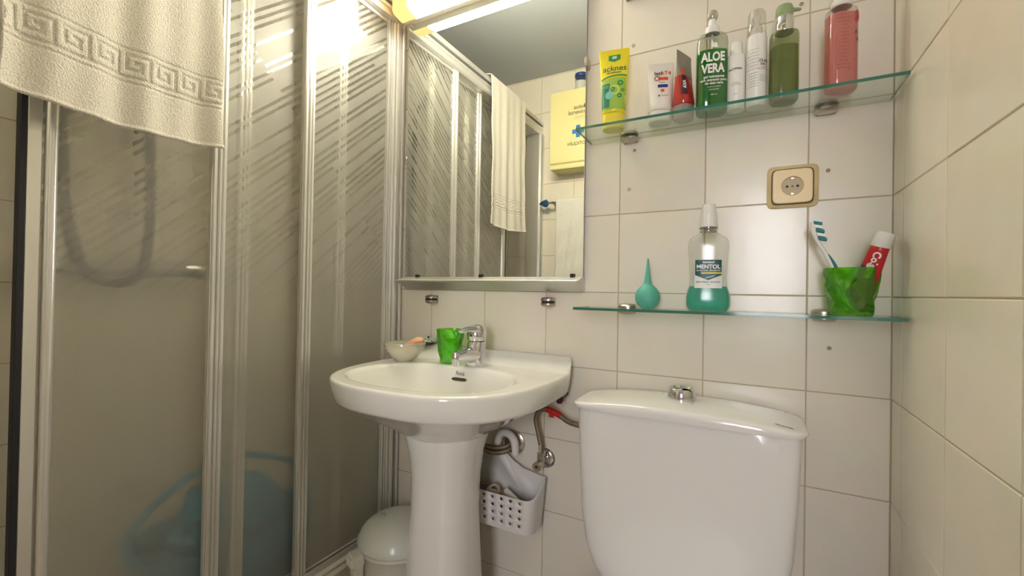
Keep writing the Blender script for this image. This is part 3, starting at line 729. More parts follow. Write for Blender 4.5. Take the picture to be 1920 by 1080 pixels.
for i, z in enumerate((0.138, 0.146, 0.154, 0.162, 0.169)):
    bm = bmesh.new(); x = -0.050-0.0018*i*1.1; bx(bm, x+0.002, x+0.0165, -0.005, 0.005, z-0.0032, z+0.0032, 0.0008)
    for v in bm.verts: v.co.z += (v.co.x-x)*(-0.25)
    obj('bristles', bm, BR if i % 2 == 0 else WHITEP, t, label='teal bristle tuft' if i % 2 == 0 else 'white bristle tuft')
RED = mat('red_tube_print', (0.52, 0.012, 0.02), 0.3); NAVY = mat('navy_print', (0.02, 0.03, 0.22), 0.35)
t = thing('toothpaste_tube', 'red toothpaste tube with white cap leaning right in the green tumbler', 'toothpaste', (CUPX+0.004, CUPY-0.002, ZL+0.012), (0.06, 0.335, -0.42))
tr_ = [(0.0, 0.022, 0.0012), (0.02, 0.0215, 0.004), (0.07, 0.0195, 0.010), (0.115, 0.0165, 0.0150), (0.122, 0.0155, 0.0150), (0.126, 0.012, 0.012)]
tr_ = [(z, rx*0.88, ry*0.88) for z, rx, ry in tr_]
bm = bmesh.new(); loft(bm, tr_, seg=28); obj('tube', bm, RED, t)
bm = bmesh.new(); loft(bm, [(0.122, 0.0142, 0.0142), (0.124, 0.0152, 0.0152), (0.146, 0.0135, 0.0135), (0.149, 0.010, 0.010)], seg=24); obj('cap', bm, WHITEP, t, label='white screw cap')
sf = surf(tr_, 2.0)
bm = patch(sf, -0.0165, -0.0075, 0.006, 0.085, 4, 10); obj('blue_stripe', bm, NAVY, t, smooth=True, label='blue printed stripe')
texts('lettering', t, WINK, [('Colgate', 0.0160, 0.003, 0.088, 0.0006, 1.0, -PI/2)], sf)
t = thing('toothbrush', 'plain white brush handle tucked behind the red toothpaste tube', 'toothbrush', (CUPX+0.010, CUPY+0.016, ZL+0.012), (0, 0.36, -0.2))
bm = bmesh.new(); tube(bm, [(0, 0, 0), (0, 0, 0.05), (0, 0, 0.10), (0, 0, 0.135), (0, 0, 0.15)], [0.005, 0.006, 0.006, 0.0075, 0.0055], seg=12); obj('handle', bm, WHITEP, t)

# ------------------------------------------------------------------ rubber bulb and mouthwash on the lower shelf
bm = bmesh.new(); prof = [(0.0, 0.010), (0.002, 0.016), (0.010, 0.0245), (0.020, 0.0285), (0.030, 0.0290), (0.040, 0.0265), (0.049, 0.0195), (0.054, 0.0130), (0.058, 0.0100), (0.066, 0.0080), (0.085, 0.0052), (0.105, 0.0030), (0.115, 0.0022), (0.117, 0.0012)]
loft(bm, [(z, q*0.97, q*0.97) for z, q in prof], seg=32)
o = obj('rubber_bulb_syringe', bm, mat('sea_green_rubber', (0.10, 0.44, 0.34), 0.5), angle=80); o.location = (0.085, -0.062, ZL)
tag(o, 'sea-green rubber bulb syringe standing on the lower glass shelf', 'bulb syringe')
MX, MY = 0.213, -0.062
t = thing('mouthwash_bottle', 'clear mouthwash bottle a quarter full of turquoise liquid on the lower shelf', 'bottle', (MX, MY, ZL), (0, 0, 0.10))
CLEARP = glassy('clear_bottle_plastic', (0.95, 0.96, 0.95), gloss=0.05, rough=0.16)
TURQ = glassy('turquoise_liquid', (0.35, 0.88, 0.80), gloss=0.02, rough=0.15, refr=0.3, body=0.45, bodycol=(0.12, 0.62, 0.52))
mr = [(0.0, 0.038, 0.022), (0.004, 0.042, 0.026), (0.012, 0.0445, 0.028), (0.030, 0.0445, 0.028), (0.042, 0.0420, 0.027), (0.052, 0.0385, 0.025), (0.070, 0.0370, 0.0245), (0.105, 0.0385, 0.025), (0.135, 0.0410, 0.027), (0.150, 0.0405, 0.0265), (0.158, 0.036, 0.024), (0.170, 0.018, 0.016), (0.175, 0.0145, 0.0145), (0.186, 0.0145, 0.0145)]
bm = bmesh.new(); loft(bm, mr, n=3.0, seg=40, cap1=False); obj('body', bm, CLEARP, t, angle=50)
lq = [(z+0.001, rx-0.0015, ry-0.0015) for z, rx, ry in mr[:6]]
bm = bmesh.new(); loft(bm, lq, n=3.0, seg=40); obj('liquid', bm, TURQ, t, label='turquoise mouthwash')
bm = bmesh.new(); loft(bm, [(0.1785, 0.0185, 0.0185), (0.1815, 0.0185, 0.0185)], seg=28); loft(bm, [(0.172, 0.0170, 0.0170), (0.174, 0.0170, 0.0170)], seg=28); obj('neck_ring', bm, glassy('neck_plastic', (0.6, 0.6, 0.57), gloss=0.1, body=0.3), t)
bm = bmesh.new(); loft(bm, [(0.182, 0.0175, 0.0175), (0.184, 0.0182, 0.0182), (0.212, 0.0165, 0.0165), (0.2125, 0.0150, 0.0150), (0.230, 0.0140, 0.0140), (0.232, 0.0125, 0.0125)], seg=28); obj('cap', bm, WHITEP, t, label='milky white cap')
sf = surf(mr, 3.0, 0.0008)
bm = patch(sf, -0.027, 0.027, 0.049, 0.110, 16, 8); obj('label', bm, mat('white_label', (0.78, 0.79, 0.76), 0.4), t)
sf2 = surf(mr, 3.0, 0.0014); DTEAL = mat('deep_teal_print', (0.006, 0.085, 0.10), 0.4, var=0.5, vscale=90)
bm = patch(sf2, -0.026, 0.026, lambda x: 0.066+abs(x)/0.026*0.011, 0.1095, 16, 8); obj('label_print', bm, DTEAL, t, label='dark teal shield print')
sf3 = surf(mr, 3.0, 0.002)
bm = patch(sf3, -0.014, 0.026, 0.0795, 0.0832, 10, 1); obj('label_band', bm, mat('yellow_print', (0.72, 0.62, 0.05), 0.4), t, label='yellow band')
bm = patch(sf3, -0.006, 0.012, lambda x: 0.0695+(x+0.006)*0.28, lambda x: 0.0715+(x+0.006)*0.28, 6, 1); obj('label_flash', bm, mat('pale_teal_print', (0.35, 0.62, 0.60), 0.4), t)
texts('lettering', t, WINK, [('dentasol', 0.0068, 0.0, 0.1045, 0.0002), ('MENTOL', 0.0118, 0.0, 0.0945, 0.0004), ('SIN ALCOHOL · SIN AZÚCAR', 0.0036, 0.0, 0.0866, 0.0001)], sf3)
texts('small_print', t, INK, [('MENTA FRESCA · USO DIARIO', 0.0035, 0, 0.0620, 0.0001), ('500 ml', 0.0028, 0, 0.0570)], sf2)

# ------------------------------------------------------------------ toiletries on the upper shelf
def squeeze(name, label, cat, x, y, rz, w_top, w_bot, h, hcap, mats, dep=0.026, capr=None, tilt=0):
    """tube standing on its cap: flat crimped top, round bottom"""
    t = thing(name, label, cat, (x, y, ZU), (0, tilt, rz))
    cr = capr or w_bot*0.95
    bm = bmesh.new(); loft(bm, [(0, cr-0.002, dep*0.80), (0.002, cr, dep*0.88), (hcap-0.001, cr, dep*0.9), (hcap, cr-0.001, dep*0.86)], n=2.6, seg=36); obj('cap', bm, mats[1], t)
    body = [(hcap+0.0005, w_bot*0.97, dep*0.88), (hcap+0.004, w_bot, dep)]
    for k in range(1, 9):
        q = k/9; body.append((hcap+0.004+(h-0.012-hcap-0.004)*q, w_bot+(w_top-w_bot)*q, dep*(1-q)**0.85+0.0012*q))
    body += [(h-0.012, w_top, 0.0014), (h, w_top, 0.0012)]
    bm = bmesh.new(); loft(bm, body, n=2.3, seg=44); obj('tube', bm, mats[0], t, angle=60)
    return t, body
YEL = mat('yellow_tube', (0.86, 0.72, 0.02), 0.3); YELC = mat('yellow_cap', (0.82, 0.68, 0.05), 0.3)
GRN = mat('green_print', (0.02, 0.28, 0.06), 0.4); DGR = mat('dark_green_print', (0.01, 0.20, 0.10), 0.4); LGR = mat('leaf_green_print', (0.36, 0.56, 0.08), 0.4); KIW = mat('kiwi_print', (0.62, 0.72, 0.22), 0.4); SEA = mat('pale_sea_print', (0.22, 0.55, 0.45), 0.4)
t, bd = squeeze('face_wash_tube', 'yellow and green squeeze tube at the left end of the upper shelf', 'tube', 0.000, -0.068, 0.15, 0.0355, 0.027, 0.196, 0.036, (YEL, YELC), 0.024)
sf = surf(bd, 2.3, 0.0008); sfb = surf(bd, 2.3, 0.0014); sfc = surf(bd, 2.3, 0.0020)
arc = lambda x: 0.118+0.0085*(1-((x-0.012)/0.045)**2)
bm = patch(sf, -0.0285, 0.0290, 0.043, lambda x: arc(x)-0.003, 18, 10); obj('leaf_panel', bm, LGR, t, label='leaf-green printed panel')
bm = patch(sf, -0.0295, 0.0300, arc, lambda x: arc(x)+0.0035, 18, 1); obj('arc_line', bm, GRN, t)
bm = patch(sfb, -0.0270, -0.0075, 0.048, lambda x: 0.108+0.04*(x+0.027), 8, 8); obj('side_panel', bm, DGR, t, label='dark green side panel')
bm = bmesh.new()
for cx, cz, r_ in ((0.0165, 0.108, 0.0068), (0.022, 0.090, 0.004), (0.0155, 0.076, 0.0055), (-0.001, 0.093, 0.0058)): disc(sfb, cx, cz, r_, r_*0.45, 18, bm)
obj('kiwi_print', bm, GRN, t)
bm = bmesh.new(); disc(sfb, 0.003, 0.091, 0.0125, 0.0085, 20, bm); obj('kiwi_ring', bm, KIW, t)
bm = disc(sfc, -0.008, 0.078, 0.0100); obj('drop_print', bm, SEA, t, label='round sea-green spot')
bm = patch(sf, -0.013, 0.015, lambda x: 0.164+abs(x-0.001)*0.35, 0.182, 8, 3); obj('badge', bm, GRN, t, label='green badge')
texts('lettering', t, mat('teal_ink', (0.02, 0.14, 0.10), 0.4), [('acknes', 0.0205, 0.002, 0.1465, 0.0002), ('GEL DETERGENTE', 0.0042, 0.001, 0.1355, 0.0002)], sf)
texts('badge_lettering', t, WINK, [('ESI', 0.0085, 0.001, 0.1745, 0.0004)], sfb)
texts('small_print', t, WINK, [('viso corpo', 0.0032, -0.017, 0.103), ('pelli impure', 0.0030, -0.017, 0.099)], sfc)
LETI = mat('cream_tube', (0.78, 0.74, 0.66), 0.35)
t, bd = squeeze('cream_tube', 'thick cream-white tube with red and blue bars beside the yellow tube', 'tube', 0.107, -0.062, 0.30, 0.0290, 0.0265, 0.140, 0.024, (LETI, LETI), 0.027)
sf = surf(bd, 2.3, 0.0008); sfb = surf(bd, 2.3, 0.0014)
REDP = mat('orange_red_print', (0.75, 0.08, 0.03), 0.4)
bm = patch(sf, -0.006, 0.0155, 0.0965, 0.1045, 6, 1); obj('red_bar', bm, REDP, t)
bm = patch(sf, -0.0075, 0.0145, 0.078, 0.0855, 6, 1); obj('blue_bar', bm, NAVY, t)
bm = patch(sf, -0.001, 0.0065, 0.0665, 0.0735, 2, 1); obj('red_square', bm, REDP, t)
bm = disc(sfb, -0.0085, 0.1015, 0.0065, 0.0042); obj('round_mark', bm, mat('plum_print', (0.35, 0.08, 0.10), 0.4), t)
bm = bmesh.new(); bm.faces.new([bm.verts.new(sf(*p)) for p in ((-0.0075, 0.0555), (-0.0025, 0.0555), (-0.005, 0.0605))]); obj('triangle_mark', bm, NAVY, t)
texts('lettering', t, INK, [('leti', 0.0135, -0.006, 0.1145, 0.0003), ('Facial', 0.0056, 0.002, 0.0905), ('Laboratorio', 0.0036, 0.007, 0.058)], sf)
texts('lettering', t, REDP, [('AT4', 0.0135, 0.0105, 0.1145, 0.0003)], sf)
GREYT = mat('grey_foil', (0.30, 0.27, 0.22), 0.35, 0.4); REDT = mat('clear_red_gel', (0.42, 0.03, 0.025), 0.15, coat=0.3)
t, bd = squeeze('shower_gel_tube', 'grey-topped red tube turned edge-on between cream tube and aloe bottle', 'tube', 0.1575, -0.062, 1.18, 0.0300, 0.0235, 0.150, 0.030, (REDT, glassy('clear_cap', (0.8, 0.76, 0.72), gloss=0.1, body=0.4)), 0.023)
bm = bmesh.new(); q = [(z, rx+0.0005, ry+0.0005) for z, rx, ry in bd]; k0 = 6
top = [q[k] for k in range(k0, len(q))]; loft(bm, top, n=2.3, seg=44); obj('foil_top', bm, GREYT, t, label='grey foil upper part')
sf = surf(bd, 2.3, 0.0012); bm = patch(sf, -0.0235, -0.014, 0.050, 0.093, 4, 6); obj('dark_label', bm, mat('dark_plum_print', (0.06, 0.01, 0.03), 0.4), t, label='near-black side print')
bm = patch(sf, -0.0245, -0.015, 0.094, 0.106, 4, 2); obj('orange_mark', bm, REDP, t)
texts('lettering', t, WINK, [('AXA', 0.009, -0.0188, 0.072, 0.0003, 1, PI/2)], surf(bd, 2.3, 0.0018))
# aloe vera pump bottle
t = thing('aloe_pump_bottle', 'large clear pump bottle of green aloe vera gel on the upper shelf', 'bottle', (0.2155, -0.066, ZU), (0, 0, 0.22))
ar = [(0.0, 0.026, 0.018), (0.003, 0.0295, 0.0215), (0.010, 0.0315, 0.0235), (0.150, 0.0315, 0.0235), (0.163, 0.0305, 0.0225), (0.171, 0.026, 0.019), (0.1745, 0.016, 0.014), (0.176, 0.012, 0.012)]
bm = bmesh.new(); loft(bm, ar, n=3.2, seg=44); obj('body', bm, glassy('smoky_clear_plastic', (0.80, 0.83, 0.78), gloss=0.08, rough=0.06), t, angle=50)
gel = [(0.003, 0.028, 0.020), (0.010, 0.030, 0.022), (0.134, 0.030, 0.022)]
bm = bmesh.new(); loft(bm, gel, n=3.2, seg=44); obj('gel', bm, glassy('green_gel', (0.04, 0.50, 0.08), gloss=0.03, body=0.6, bodycol=(0.02, 0.42, 0.05)), t, label='green aloe gel')
bm = bmesh.new(); loft(bm, [(0.176, 0.0145, 0.0145), (0.178, 0.0152, 0.0152), (0.190, 0.0140, 0.0140), (0.194, 0.009, 0.009), (0.198, 0.0075, 0.0075), (0.209, 0.0070, 0.0070)], seg=24); obj('collar', bm, WHITEP, t)
bm = bmesh.new(); loft(bm, [(0.208, 0.0085, 0.0085), (0.213, 0.0110, 0.0110), (0.222, 0.0110, 0.0110), (0.227, 0.0075, 0.0075)], seg=20); tube(bm, [(0, 0, 0.219), (0.0, 0.018, 0.222), (0.0, 0.034, 0.215)], [0.0055, 0.0045, 0.0035], seg=12)
obj('pump_head', bm, glassy('milky_pump', (0.85, 0.85, 0.78), gloss=0.1, body=0.6, bodycol=(0.6, 0.58, 0.48)), t)
bm = bmesh.new(); tube(bm, [(0, 0, 0.176), (0, 0, 0.02)], 0.002, smooth=False, seg=8); obj('dip_tube', bm, WHITEP, t)
sf = surf(ar, 3.2, 0.0010)
texts('lettering', t, WINK, [('ALOE', 0.0265, -0.001, 0.1150, 0.0010, 0.70), ('VERA', 0.0265, -0.001, 0.0905, 0.0010, 0.70), ('ia', 0.019, 0.001, 0.1425, 0.0009), ('gel hidratante', 0.0074, 0.001, 0.0735, 0.0002), ('con extracto puro', 0.0072, 0.001, 0.0665, 0.0002), ('de aloe vera', 0.0072, 0.001, 0.0595, 0.0002), ('rostro y cuerpo', 0.0042, 0.001, 0.052), ('piel sensible', 0.0042, 0.001, 0.046), ('500 ml', 0.0045, 0.001, 0.035)], sf)
bm = patch(sf, -0.018, 0.019, 0.1535, 0.1595, 10, 1); obj('top_band', bm, glassy('pale_band', (0.7, 0.72, 0.66), body=0.7, bodycol=(0.55, 0.56, 0.48)), t)
# slim white bottle
t = thing('lotion_bottle', 'slim white bottle with narrow cap right of the aloe bottle', 'bottle', (0.263, -0.066, ZU), (0, 0, 0.30))
lr = [(0.0, 0.0155, 0.0155), (0.003, 0.0175, 0.0175), (0.110, 0.0175, 0.0175), (0.116, 0.0165, 0.0165), (0.1175, 0.0130, 0.0130)]
bm = bmesh.new(); loft(bm, lr, seg=32); obj('body', bm, WHITEP, t)
bm = bmesh.new(); loft(bm, [(0.1178, 0.0120, 0.0120), (0.119, 0.0125, 0.0125), (0.142, 0.0118, 0.0118), (0.145, 0.0095, 0.0095)], seg=28); obj('cap', bm, WHITEP, t)
sf = surf(lr, 2, 0.0006)
texts('lettering', t, INK, [('ACTIVINA', 0.0052, -0.005, 0.083, 0.0002), ('emulsión', 0.0036, -0.005, 0.054), ('hidratante facial', 0.0030, -0.004, 0.050), ('50 ml', 0.0032, -0.005, 0.030)], sf)
# white bottle under a clear dome cap
t = thing('foam_bottle', 'tall white bottle with clear domed cap and fine red and black print', 'bottle', (0.3005, -0.066, ZU), (0, 0, 0.36))
fr_ = [(0.0, 0.0175, 0.0175), (0.003, 0.0195, 0.0195), (0.140, 0.0195, 0.0195), (0.147, 0.0185, 0.0185), (0.150, 0.0150, 0.0150)]
bm = bmesh.new(); loft(bm, fr_, seg=36); obj('body', bm, WHITEP, t)
bm = bmesh.new(); loft(bm, [(0.150, 0.0175, 0.0175), (0.153, 0.0180, 0.0180), (0.195, 0.0165, 0.0165), (0.201, 0.0135, 0.0135), (0.203, 0.0085, 0.0085)], seg=32); obj('cap', bm, glassy('clear_dome', (0.92, 0.91, 0.88), gloss=0.12, rough=0.05, body=0.10, bodycol=(0.7, 0.68, 0.62)), t, label='clear domed cap')
bm = bmesh.new(); loft(bm, [(0.1505, 0.012, 0.012), (0.165, 0.011, 0.011), (0.168, 0.006, 0.006), (0.180, 0.006, 0.006), (0.188, 0.008, 0.008), (0.190, 0.006, 0.006)], seg=20); obj('pump', bm, WHITEP, t)
sf = surf(fr_, 2, 0.0006)
it = [('CLAR', 0.0078, 0.0075, 0.090, 0.0002)]
for k in range(7): it.append(('limpieza suave' if k % 2 else 'piel mixta y grasa', 0.0025, -0.0105, 0.115-k*0.0032*2.1))
for k in range(5): it.append(('uso diario en rostro', 0.0023, 0.0085, 0.060-k*0.003))
for k in range(6): it.append(('ml agua glicerina', 0.0025, -0.0105, 0.066-k*0.0055))
texts('lettering', t, INK, it, sf)
texts('lettering', t, mat('dark_red_ink', (0.35, 0.04, 0.05), 0.5), [('500', 0.0070, 0.0055, 0.0825, 0.0002), ('ESPUMA', 0.0030, 0.0075, 0.0765), ('LIMPIADORA FACIAL', 0.0026, 0.0075, 0.0725)], sf)
# olive green pump bottle
t = thing('olive_pump_bottle', 'olive-green pump bottle with chrome collar on the upper shelf', 'bottle', (0.3495, -0.066, ZU), (0, 0, 0.25))
gr = [(0.0, 0.0215, 0.0185), (0.003, 0.0245, 0.0215), (0.008, 0.0258, 0.0228), (0.135, 0.0258, 0.0228), (0.141, 0.0245, 0.0215), (0.1435, 0.017, 0.017)]
bm = bmesh.new(); loft(bm, gr, n=2.5, seg=40); obj('body', bm, glassy('olive_plastic', (0.80, 0.86, 0.66), gloss=0.05, rough=0.15, body=0.35, bodycol=(0.22, 0.28, 0.11)), t, angle=50)
bm = bmesh.new(); loft(bm, [(0.004, 0.0235, 0.0205), (0.010, 0.0245, 0.0215), (0.112, 0.0245, 0.0215)], n=2.5, seg=40); obj('lotion', bm, glassy('olive_gel', (0.62, 0.70, 0.36), gloss=0.02, body=0.5, bodycol=(0.44, 0.45, 0.19)), t, label='olive gel inside')
bm = bmesh.new(); loft(bm, [(0.1435, 0.0165, 0.0165), (0.145, 0.0170, 0.0170), (0.173, 0.0170, 0.0170), (0.1745, 0.0160, 0.0160)], seg=36); obj('collar', bm, CHROME, t, label='chrome collar')
OLV = mat('sage_plastic', (0.27, 0.36, 0.17), 0.4)
bm = bmesh.new(); loft(bm, [(0.175, 0.0150, 0.0150), (0.177, 0.0158, 0.0158), (0.193, 0.0155, 0.0155), (0.198, 0.0135, 0.0135), (0.200, 0.008, 0.008)], seg=28); tube(bm, [(0.0, 0.0, 0.191), (0.018, 0.008, 0.1945), (0.034, 0.016, 0.1985)], [0.006, 0.0045, 0.003], seg=12); obj('pump_head', bm, OLV, t)
# pink bottle
t = thing('pink_lotion_bottle', 'clear bottle of pink lotion with white cap at the right end', 'bottle', (0.443, -0.070, ZU), (0, 0, 0.45))
pr = [(0.0, 0.0215, 0.0165), (0.003, 0.0245, 0.0195), (0.008, 0.0260, 0.0208), (0.150, 0.0260, 0.0208), (0.158, 0.0245, 0.0198), (0.163, 0.017, 0.015), (0.165, 0.013, 0.013)]
bm = bmesh.new(); loft(bm, pr, n=2.8, seg=40); obj('body', bm, glassy('clear_bottle', (0.93, 0.88, 0.86), gloss=0.07, rough=0.05), t, angle=50)
bm = bmesh.new(); loft(bm, [(0.004, 0.0230, 0.0180), (0.009, 0.0248, 0.0196), (0.148, 0.0248, 0.0196)], n=2.8, seg=40); obj('lotion', bm, glassy('pink_lotion', (0.95, 0.62, 0.60), gloss=0.02, body=0.65, bodycol=(0.90, 0.42, 0.42)), t, label='pink lotion')
bm = bmesh.new(); loft(bm, [(0.165, 0.0170, 0.0160), (0.168, 0.0185, 0.0175), (0.178, 0.0150, 0.0150), (0.190, 0.0105, 0.0105), (0.215, 0.0095, 0.0095), (0.217, 0.008, 0.008)], seg=28); obj('cap', bm, WHITEP, t)
sf = surf(pr, 2.8, 0.0008); it = []
for k in range(16): it.append((random.choice(['loción tónica', 'agua de rosas', 'uso diario', 'piel seca', 'sin alcohol', '250 ml']), 0.0042, -0.008, 0.142-k*0.0068))
texts('small_print', t, mat('plum_ink', (0.28, 0.08, 0.10), 0.5), it, sf)
texts('lettering', t, mat('grey_ink2', (0.12, 0.07, 0.08), 0.5), [('A', 0.011, 0.0145, 0.108, 0.0003), ('R', 0.010, 0.0175, 0.094, 0.0003)], sf)
bm = bmesh.new()
for k in range(3): disc(sf, 0.0165+0.003*(k % 2), 0.146-k*0.007, 0.0045, 0.0, 10, bm)
obj('floral_print', bm, mat('rose_print', (0.50, 0.05, 0.12), 0.5), t)

# ------------------------------------------------------------------ things on the basin: glass bowl, soap, patterned tin
GB = (-0.570, -0.152, RZ)
t = thing('glass_bowl', 'small ribbed clear glass bowl on the left of the basin', 'bowl', GB)
bm = bmesh.new(); out = []
for k in range(13):
    q = k/12; z = 0.003+0.050*q; rr = 0.024+0.034*math.sin(q*PI/2)**0.9; rr += 0.0009 if k % 2 else 0
    out.append((z, rr, rr))
inn = [(z+0.0015, max(0.004, rx-0.003), max(0.004, ry-0.003)) for z, rx, ry in reversed(out)]
loft(bm, [(0, 0.022, 0.022)]+out+inn[:-1]+[(0.006, 0.020, 0.020)], seg=48)
obj('bowl', bm, glassy('ribbed_glass', (0.93, 0.93, 0.88), gloss=0.14, rough=0.08, refr=0.2, body=0.36, bodycol=(0.90, 0.88, 0.80)), t, angle=25)
o = None
bm = bmesh.new(); loft(bm, [(-0.009, 0.022, 0.012), (-0.007, 0.029, 0.018), (0, 0.032, 0.021), (0.007, 0.029, 0.018), (0.010, 0.020, 0.011)], n=2.6, seg=32)
for v in bm.verts: v.co.z += 0.003*math.sin(v.co.x*120)
o = obj('soap_bar', bm, mat('peach_soap', (0.80, 0.38, 0.20), 0.45, var=0.35, vscale=45, bump=0.3, bscale=50), angle=80)
o.location = (GB[0]+0.022, GB[1]+0.010, RZ+0.050); o.rotation_euler = (0.1, -0.42, 0.5); tag(o, 'peach soap bar tilted inside the small glass bowl', 'soap')
bm = bmesh.new(); loft(bm, [(-0.008, 0.018, 0.012), (0, 0.026, 0.018), (0.008, 0.018, 0.012)], n=2.6, seg=28)
o = obj('soap_bar', bm, mat('cream_soap', (0.82, 0.72, 0.55), 0.45, var=0.1), angle=80)
o.location = (GB[0]-0.004, GB[1], RZ+0.020); o.rotation_euler = (0, -0.1, 0.3); tag(o, 'pale cream soap bar lying in the bottom of the glass bowl', 'soap')
t = thing('patterned_tin', 'small round tin with green-and-white patterned lid behind the bowl', 'tin', (-0.590, -0.024, RZ+0.034))
bm = bmesh.new(); loft(bm, [(0, 0.014, 0.014), (0.003, 0.016, 0.016), (0.008, 0.018, 0.018)], seg=28); obj('body', bm, mat('brown_tin', (0.12, 0.08, 0.04), 0.4), t)
bm = bmesh.new(); loft(bm, [(0.008, 0.019, 0.019), (0.009, 0.023, 0.022), (0.014, 0.023, 0.022), (0.018, 0.016, 0.015), (0.019, 0.006, 0.006)], seg=32)
lm, lt, LN, LL = newmat('patterned_lid'); b = LN['Principled BSDF']; b.inputs['Roughness'].default_value = 0.3
vo = LN.new('ShaderNodeTexVoronoi'); vo.inputs['Scale'].default_value = 140; tc = LN.new('ShaderNodeTexCoord'); LL.new(tc.outputs['Object'], vo.inputs['Vector'])
gt = LN.new('ShaderNodeMath'); gt.operation = 'GREATER_THAN'; gt.inputs[1].default_value = 0.38; LL.new(vo.outputs['Distance'], gt.inputs[0])
mx = LN.new('ShaderNodeMix'); mx.data_type = 'RGBA'; mx.inputs[6].default_value = (0.04, 0.30, 0.17, 1); mx.inputs[7].default_value = (0.70, 0.82, 0.74, 1); LL.new(gt.outputs[0], mx.inputs[0]); LL.new(mx.outputs[2], b.inputs['Base Color'])
obj('lid', bm, lm, t)
bm = bmesh.new(); loft(bm, [(0.019, 0.002, 0.002), (0.022, 0.0035, 0.0035), (0.025, 0.002, 0.002)], seg=12); obj('knob', bm, BLACK, t)

# ------------------------------------------------------------------ toilet
TX = 0.167
t = thing('toilet', 'white close-coupled toilet with chrome push button against the tiled wall', 'toilet', (TX, -0.2, 0))
bm = bmesh.new()
def tk(z, hw, y0=-0.022, y1=-0.176, n=6.5): return (z, hw, (y0-y1)/2, TX, (y0+y1)/2, n)
loft(bm, [tk(0.335, 0.118, -0.03, -0.165, 5), tk(0.343, 0.132, -0.03, -0.168, 5), tk(0.37, 0.158, -0.025, -0.172), tk(0.40, 0.178, -0.022, -0.174), tk(0.44, 0.194, -0.022, -0.176), tk(0.51, 0.205), tk(0.62, 0.212), tk(0.70, 0.215), tk(0.742, 0.216), tk(0.743, 0.205)], seg=72)
obj('tank', bm, PORC2, t, world=True, angle=50)
bm = bmesh.new(); G = []; seg = 72; NL = 10
def lidz(x, y):
    qx = (x-TX)/0.226; qy = (y+0.100)/0.085
    return 0.752+0.023*(1-abs(qx)**2.2)*(1-0.35*abs(qy)**2.5)
rings = []
for (s_, dz) in ((0.93, None), (0.985, -1), (1.0, 0), (0.995, 1), (0.97, 2)):
    rg = []
    for k in range(seg):
        a = 2*PI*k/seg; c, s1 = math.cos(a), math.sin(a); n = 6.5
        x = TX+0.2255*s_*math.copysign(abs(c)**(2/n), c); y = -0.099+0.089*s_*math.copysign(abs(s1)**(2/n), s1)
        z = {None: 0.7435, -1: 0.7435, 0: 0.749}.get(dz, None)
        if dz == 1: z = 0.751+0.45*(lidz(x, y)-0.751)
        if dz == 2: z = lidz(x, y)-0.001
        rg.append(bm.verts.new((x, y, z)))
    rings.append(rg)
for s_ in (0.9, 0.75, 0.55, 0.35, 0.15):
    rg = []
    for k in range(seg):
        a = 2*PI*k/seg; c, s1 = math.cos(a), math.sin(a); n = 6.5-4*(1-s_)
        x = TX+0.2255*s_*math.copysign(abs(c)**(2/n), c); y = -0.099+0.089*s_*math.copysign(abs(s1)**(2/n), s1); rg.append(bm.verts.new((x, y, lidz(x, y))))
    rings.append(rg)
for a, b in zip(rings, rings[1:]): bridge(bm, a, b)
bm.faces.new(list(reversed(rings[0]))); bm.faces.new(rings[-1])
obj('tank_lid', bm, PORC2, t, world=True, angle=60)
bm = bmesh.new(); z0 = lidz(TX, -0.1)-0.002
loft(bm, [(z0, 0.0285, 0.0285, TX, -0.1), (z0+0.004, 0.0290, 0.0290, TX, -0.1), (z0+0.021, 0.0272, 0.0272, TX, -0.1), (z0+0.024, 0.0245, 0.0245, TX, -0.1), (z0+0.0195, 0.0215, 0.0215, TX, -0.1)], seg=36)
obj('button_ring', bm, CHROME, t, world=True, label='chrome push-button ring')
for s_ in (-1, 1):
    bm = bmesh.new(); P = [(TX+s_*0.0008, -0.1-0.0195)]+[(TX+s_*(0.0008+0.0187*math.sin(PI*k/14)), -0.1-0.0195*math.cos(PI*k/14)) for k in range(1, 14)]+[(TX+s_*0.0008, -0.1+0.0195)]
    prism(bm, P, 'z', z0+0.012, z0+0.0205 if s_ < 0 else z0+0.0195); obj('flush_button', bm, CHROME, t, world=True, smooth=False)
lp = lambda a, b: Vector((a, b, lidz(a, b)+0.0008))-rootloc(t)
texts('maker_mark', t, INK, [('Victoria', 0.009, 0.352, -0.158, 0.0003)], lp)
bm = bmesh.new()   # bowl, mostly below the picture
loft(bm, [(0.001, 0.105, 0.17, TX, -0.36), (0.03, 0.10, 0.165, TX, -0.36), (0.18, 0.105, 0.19, TX, -0.34), (0.28, 0.155, 0.235, TX, -0.32), (0.326, 0.178, 0.262, TX, -0.295), (0.334, 0.176, 0.26, TX, -0.295)], n=2.4, seg=56)
obj('bowl', bm, PORC2, t, world=True, angle=60)
bm = bmesh.new(); loft(bm, [(0.336, 0.18, 0.195, TX, -0.378), (0.352, 0.183, 0.198, TX, -0.378), (0.358, 0.178, 0.193, TX, -0.378), (0.362, 0.12, 0.13, TX, -0.378)], n=2.5, seg=56)
obj('seat_lid', bm, WHITEP, t, world=True, angle=60)

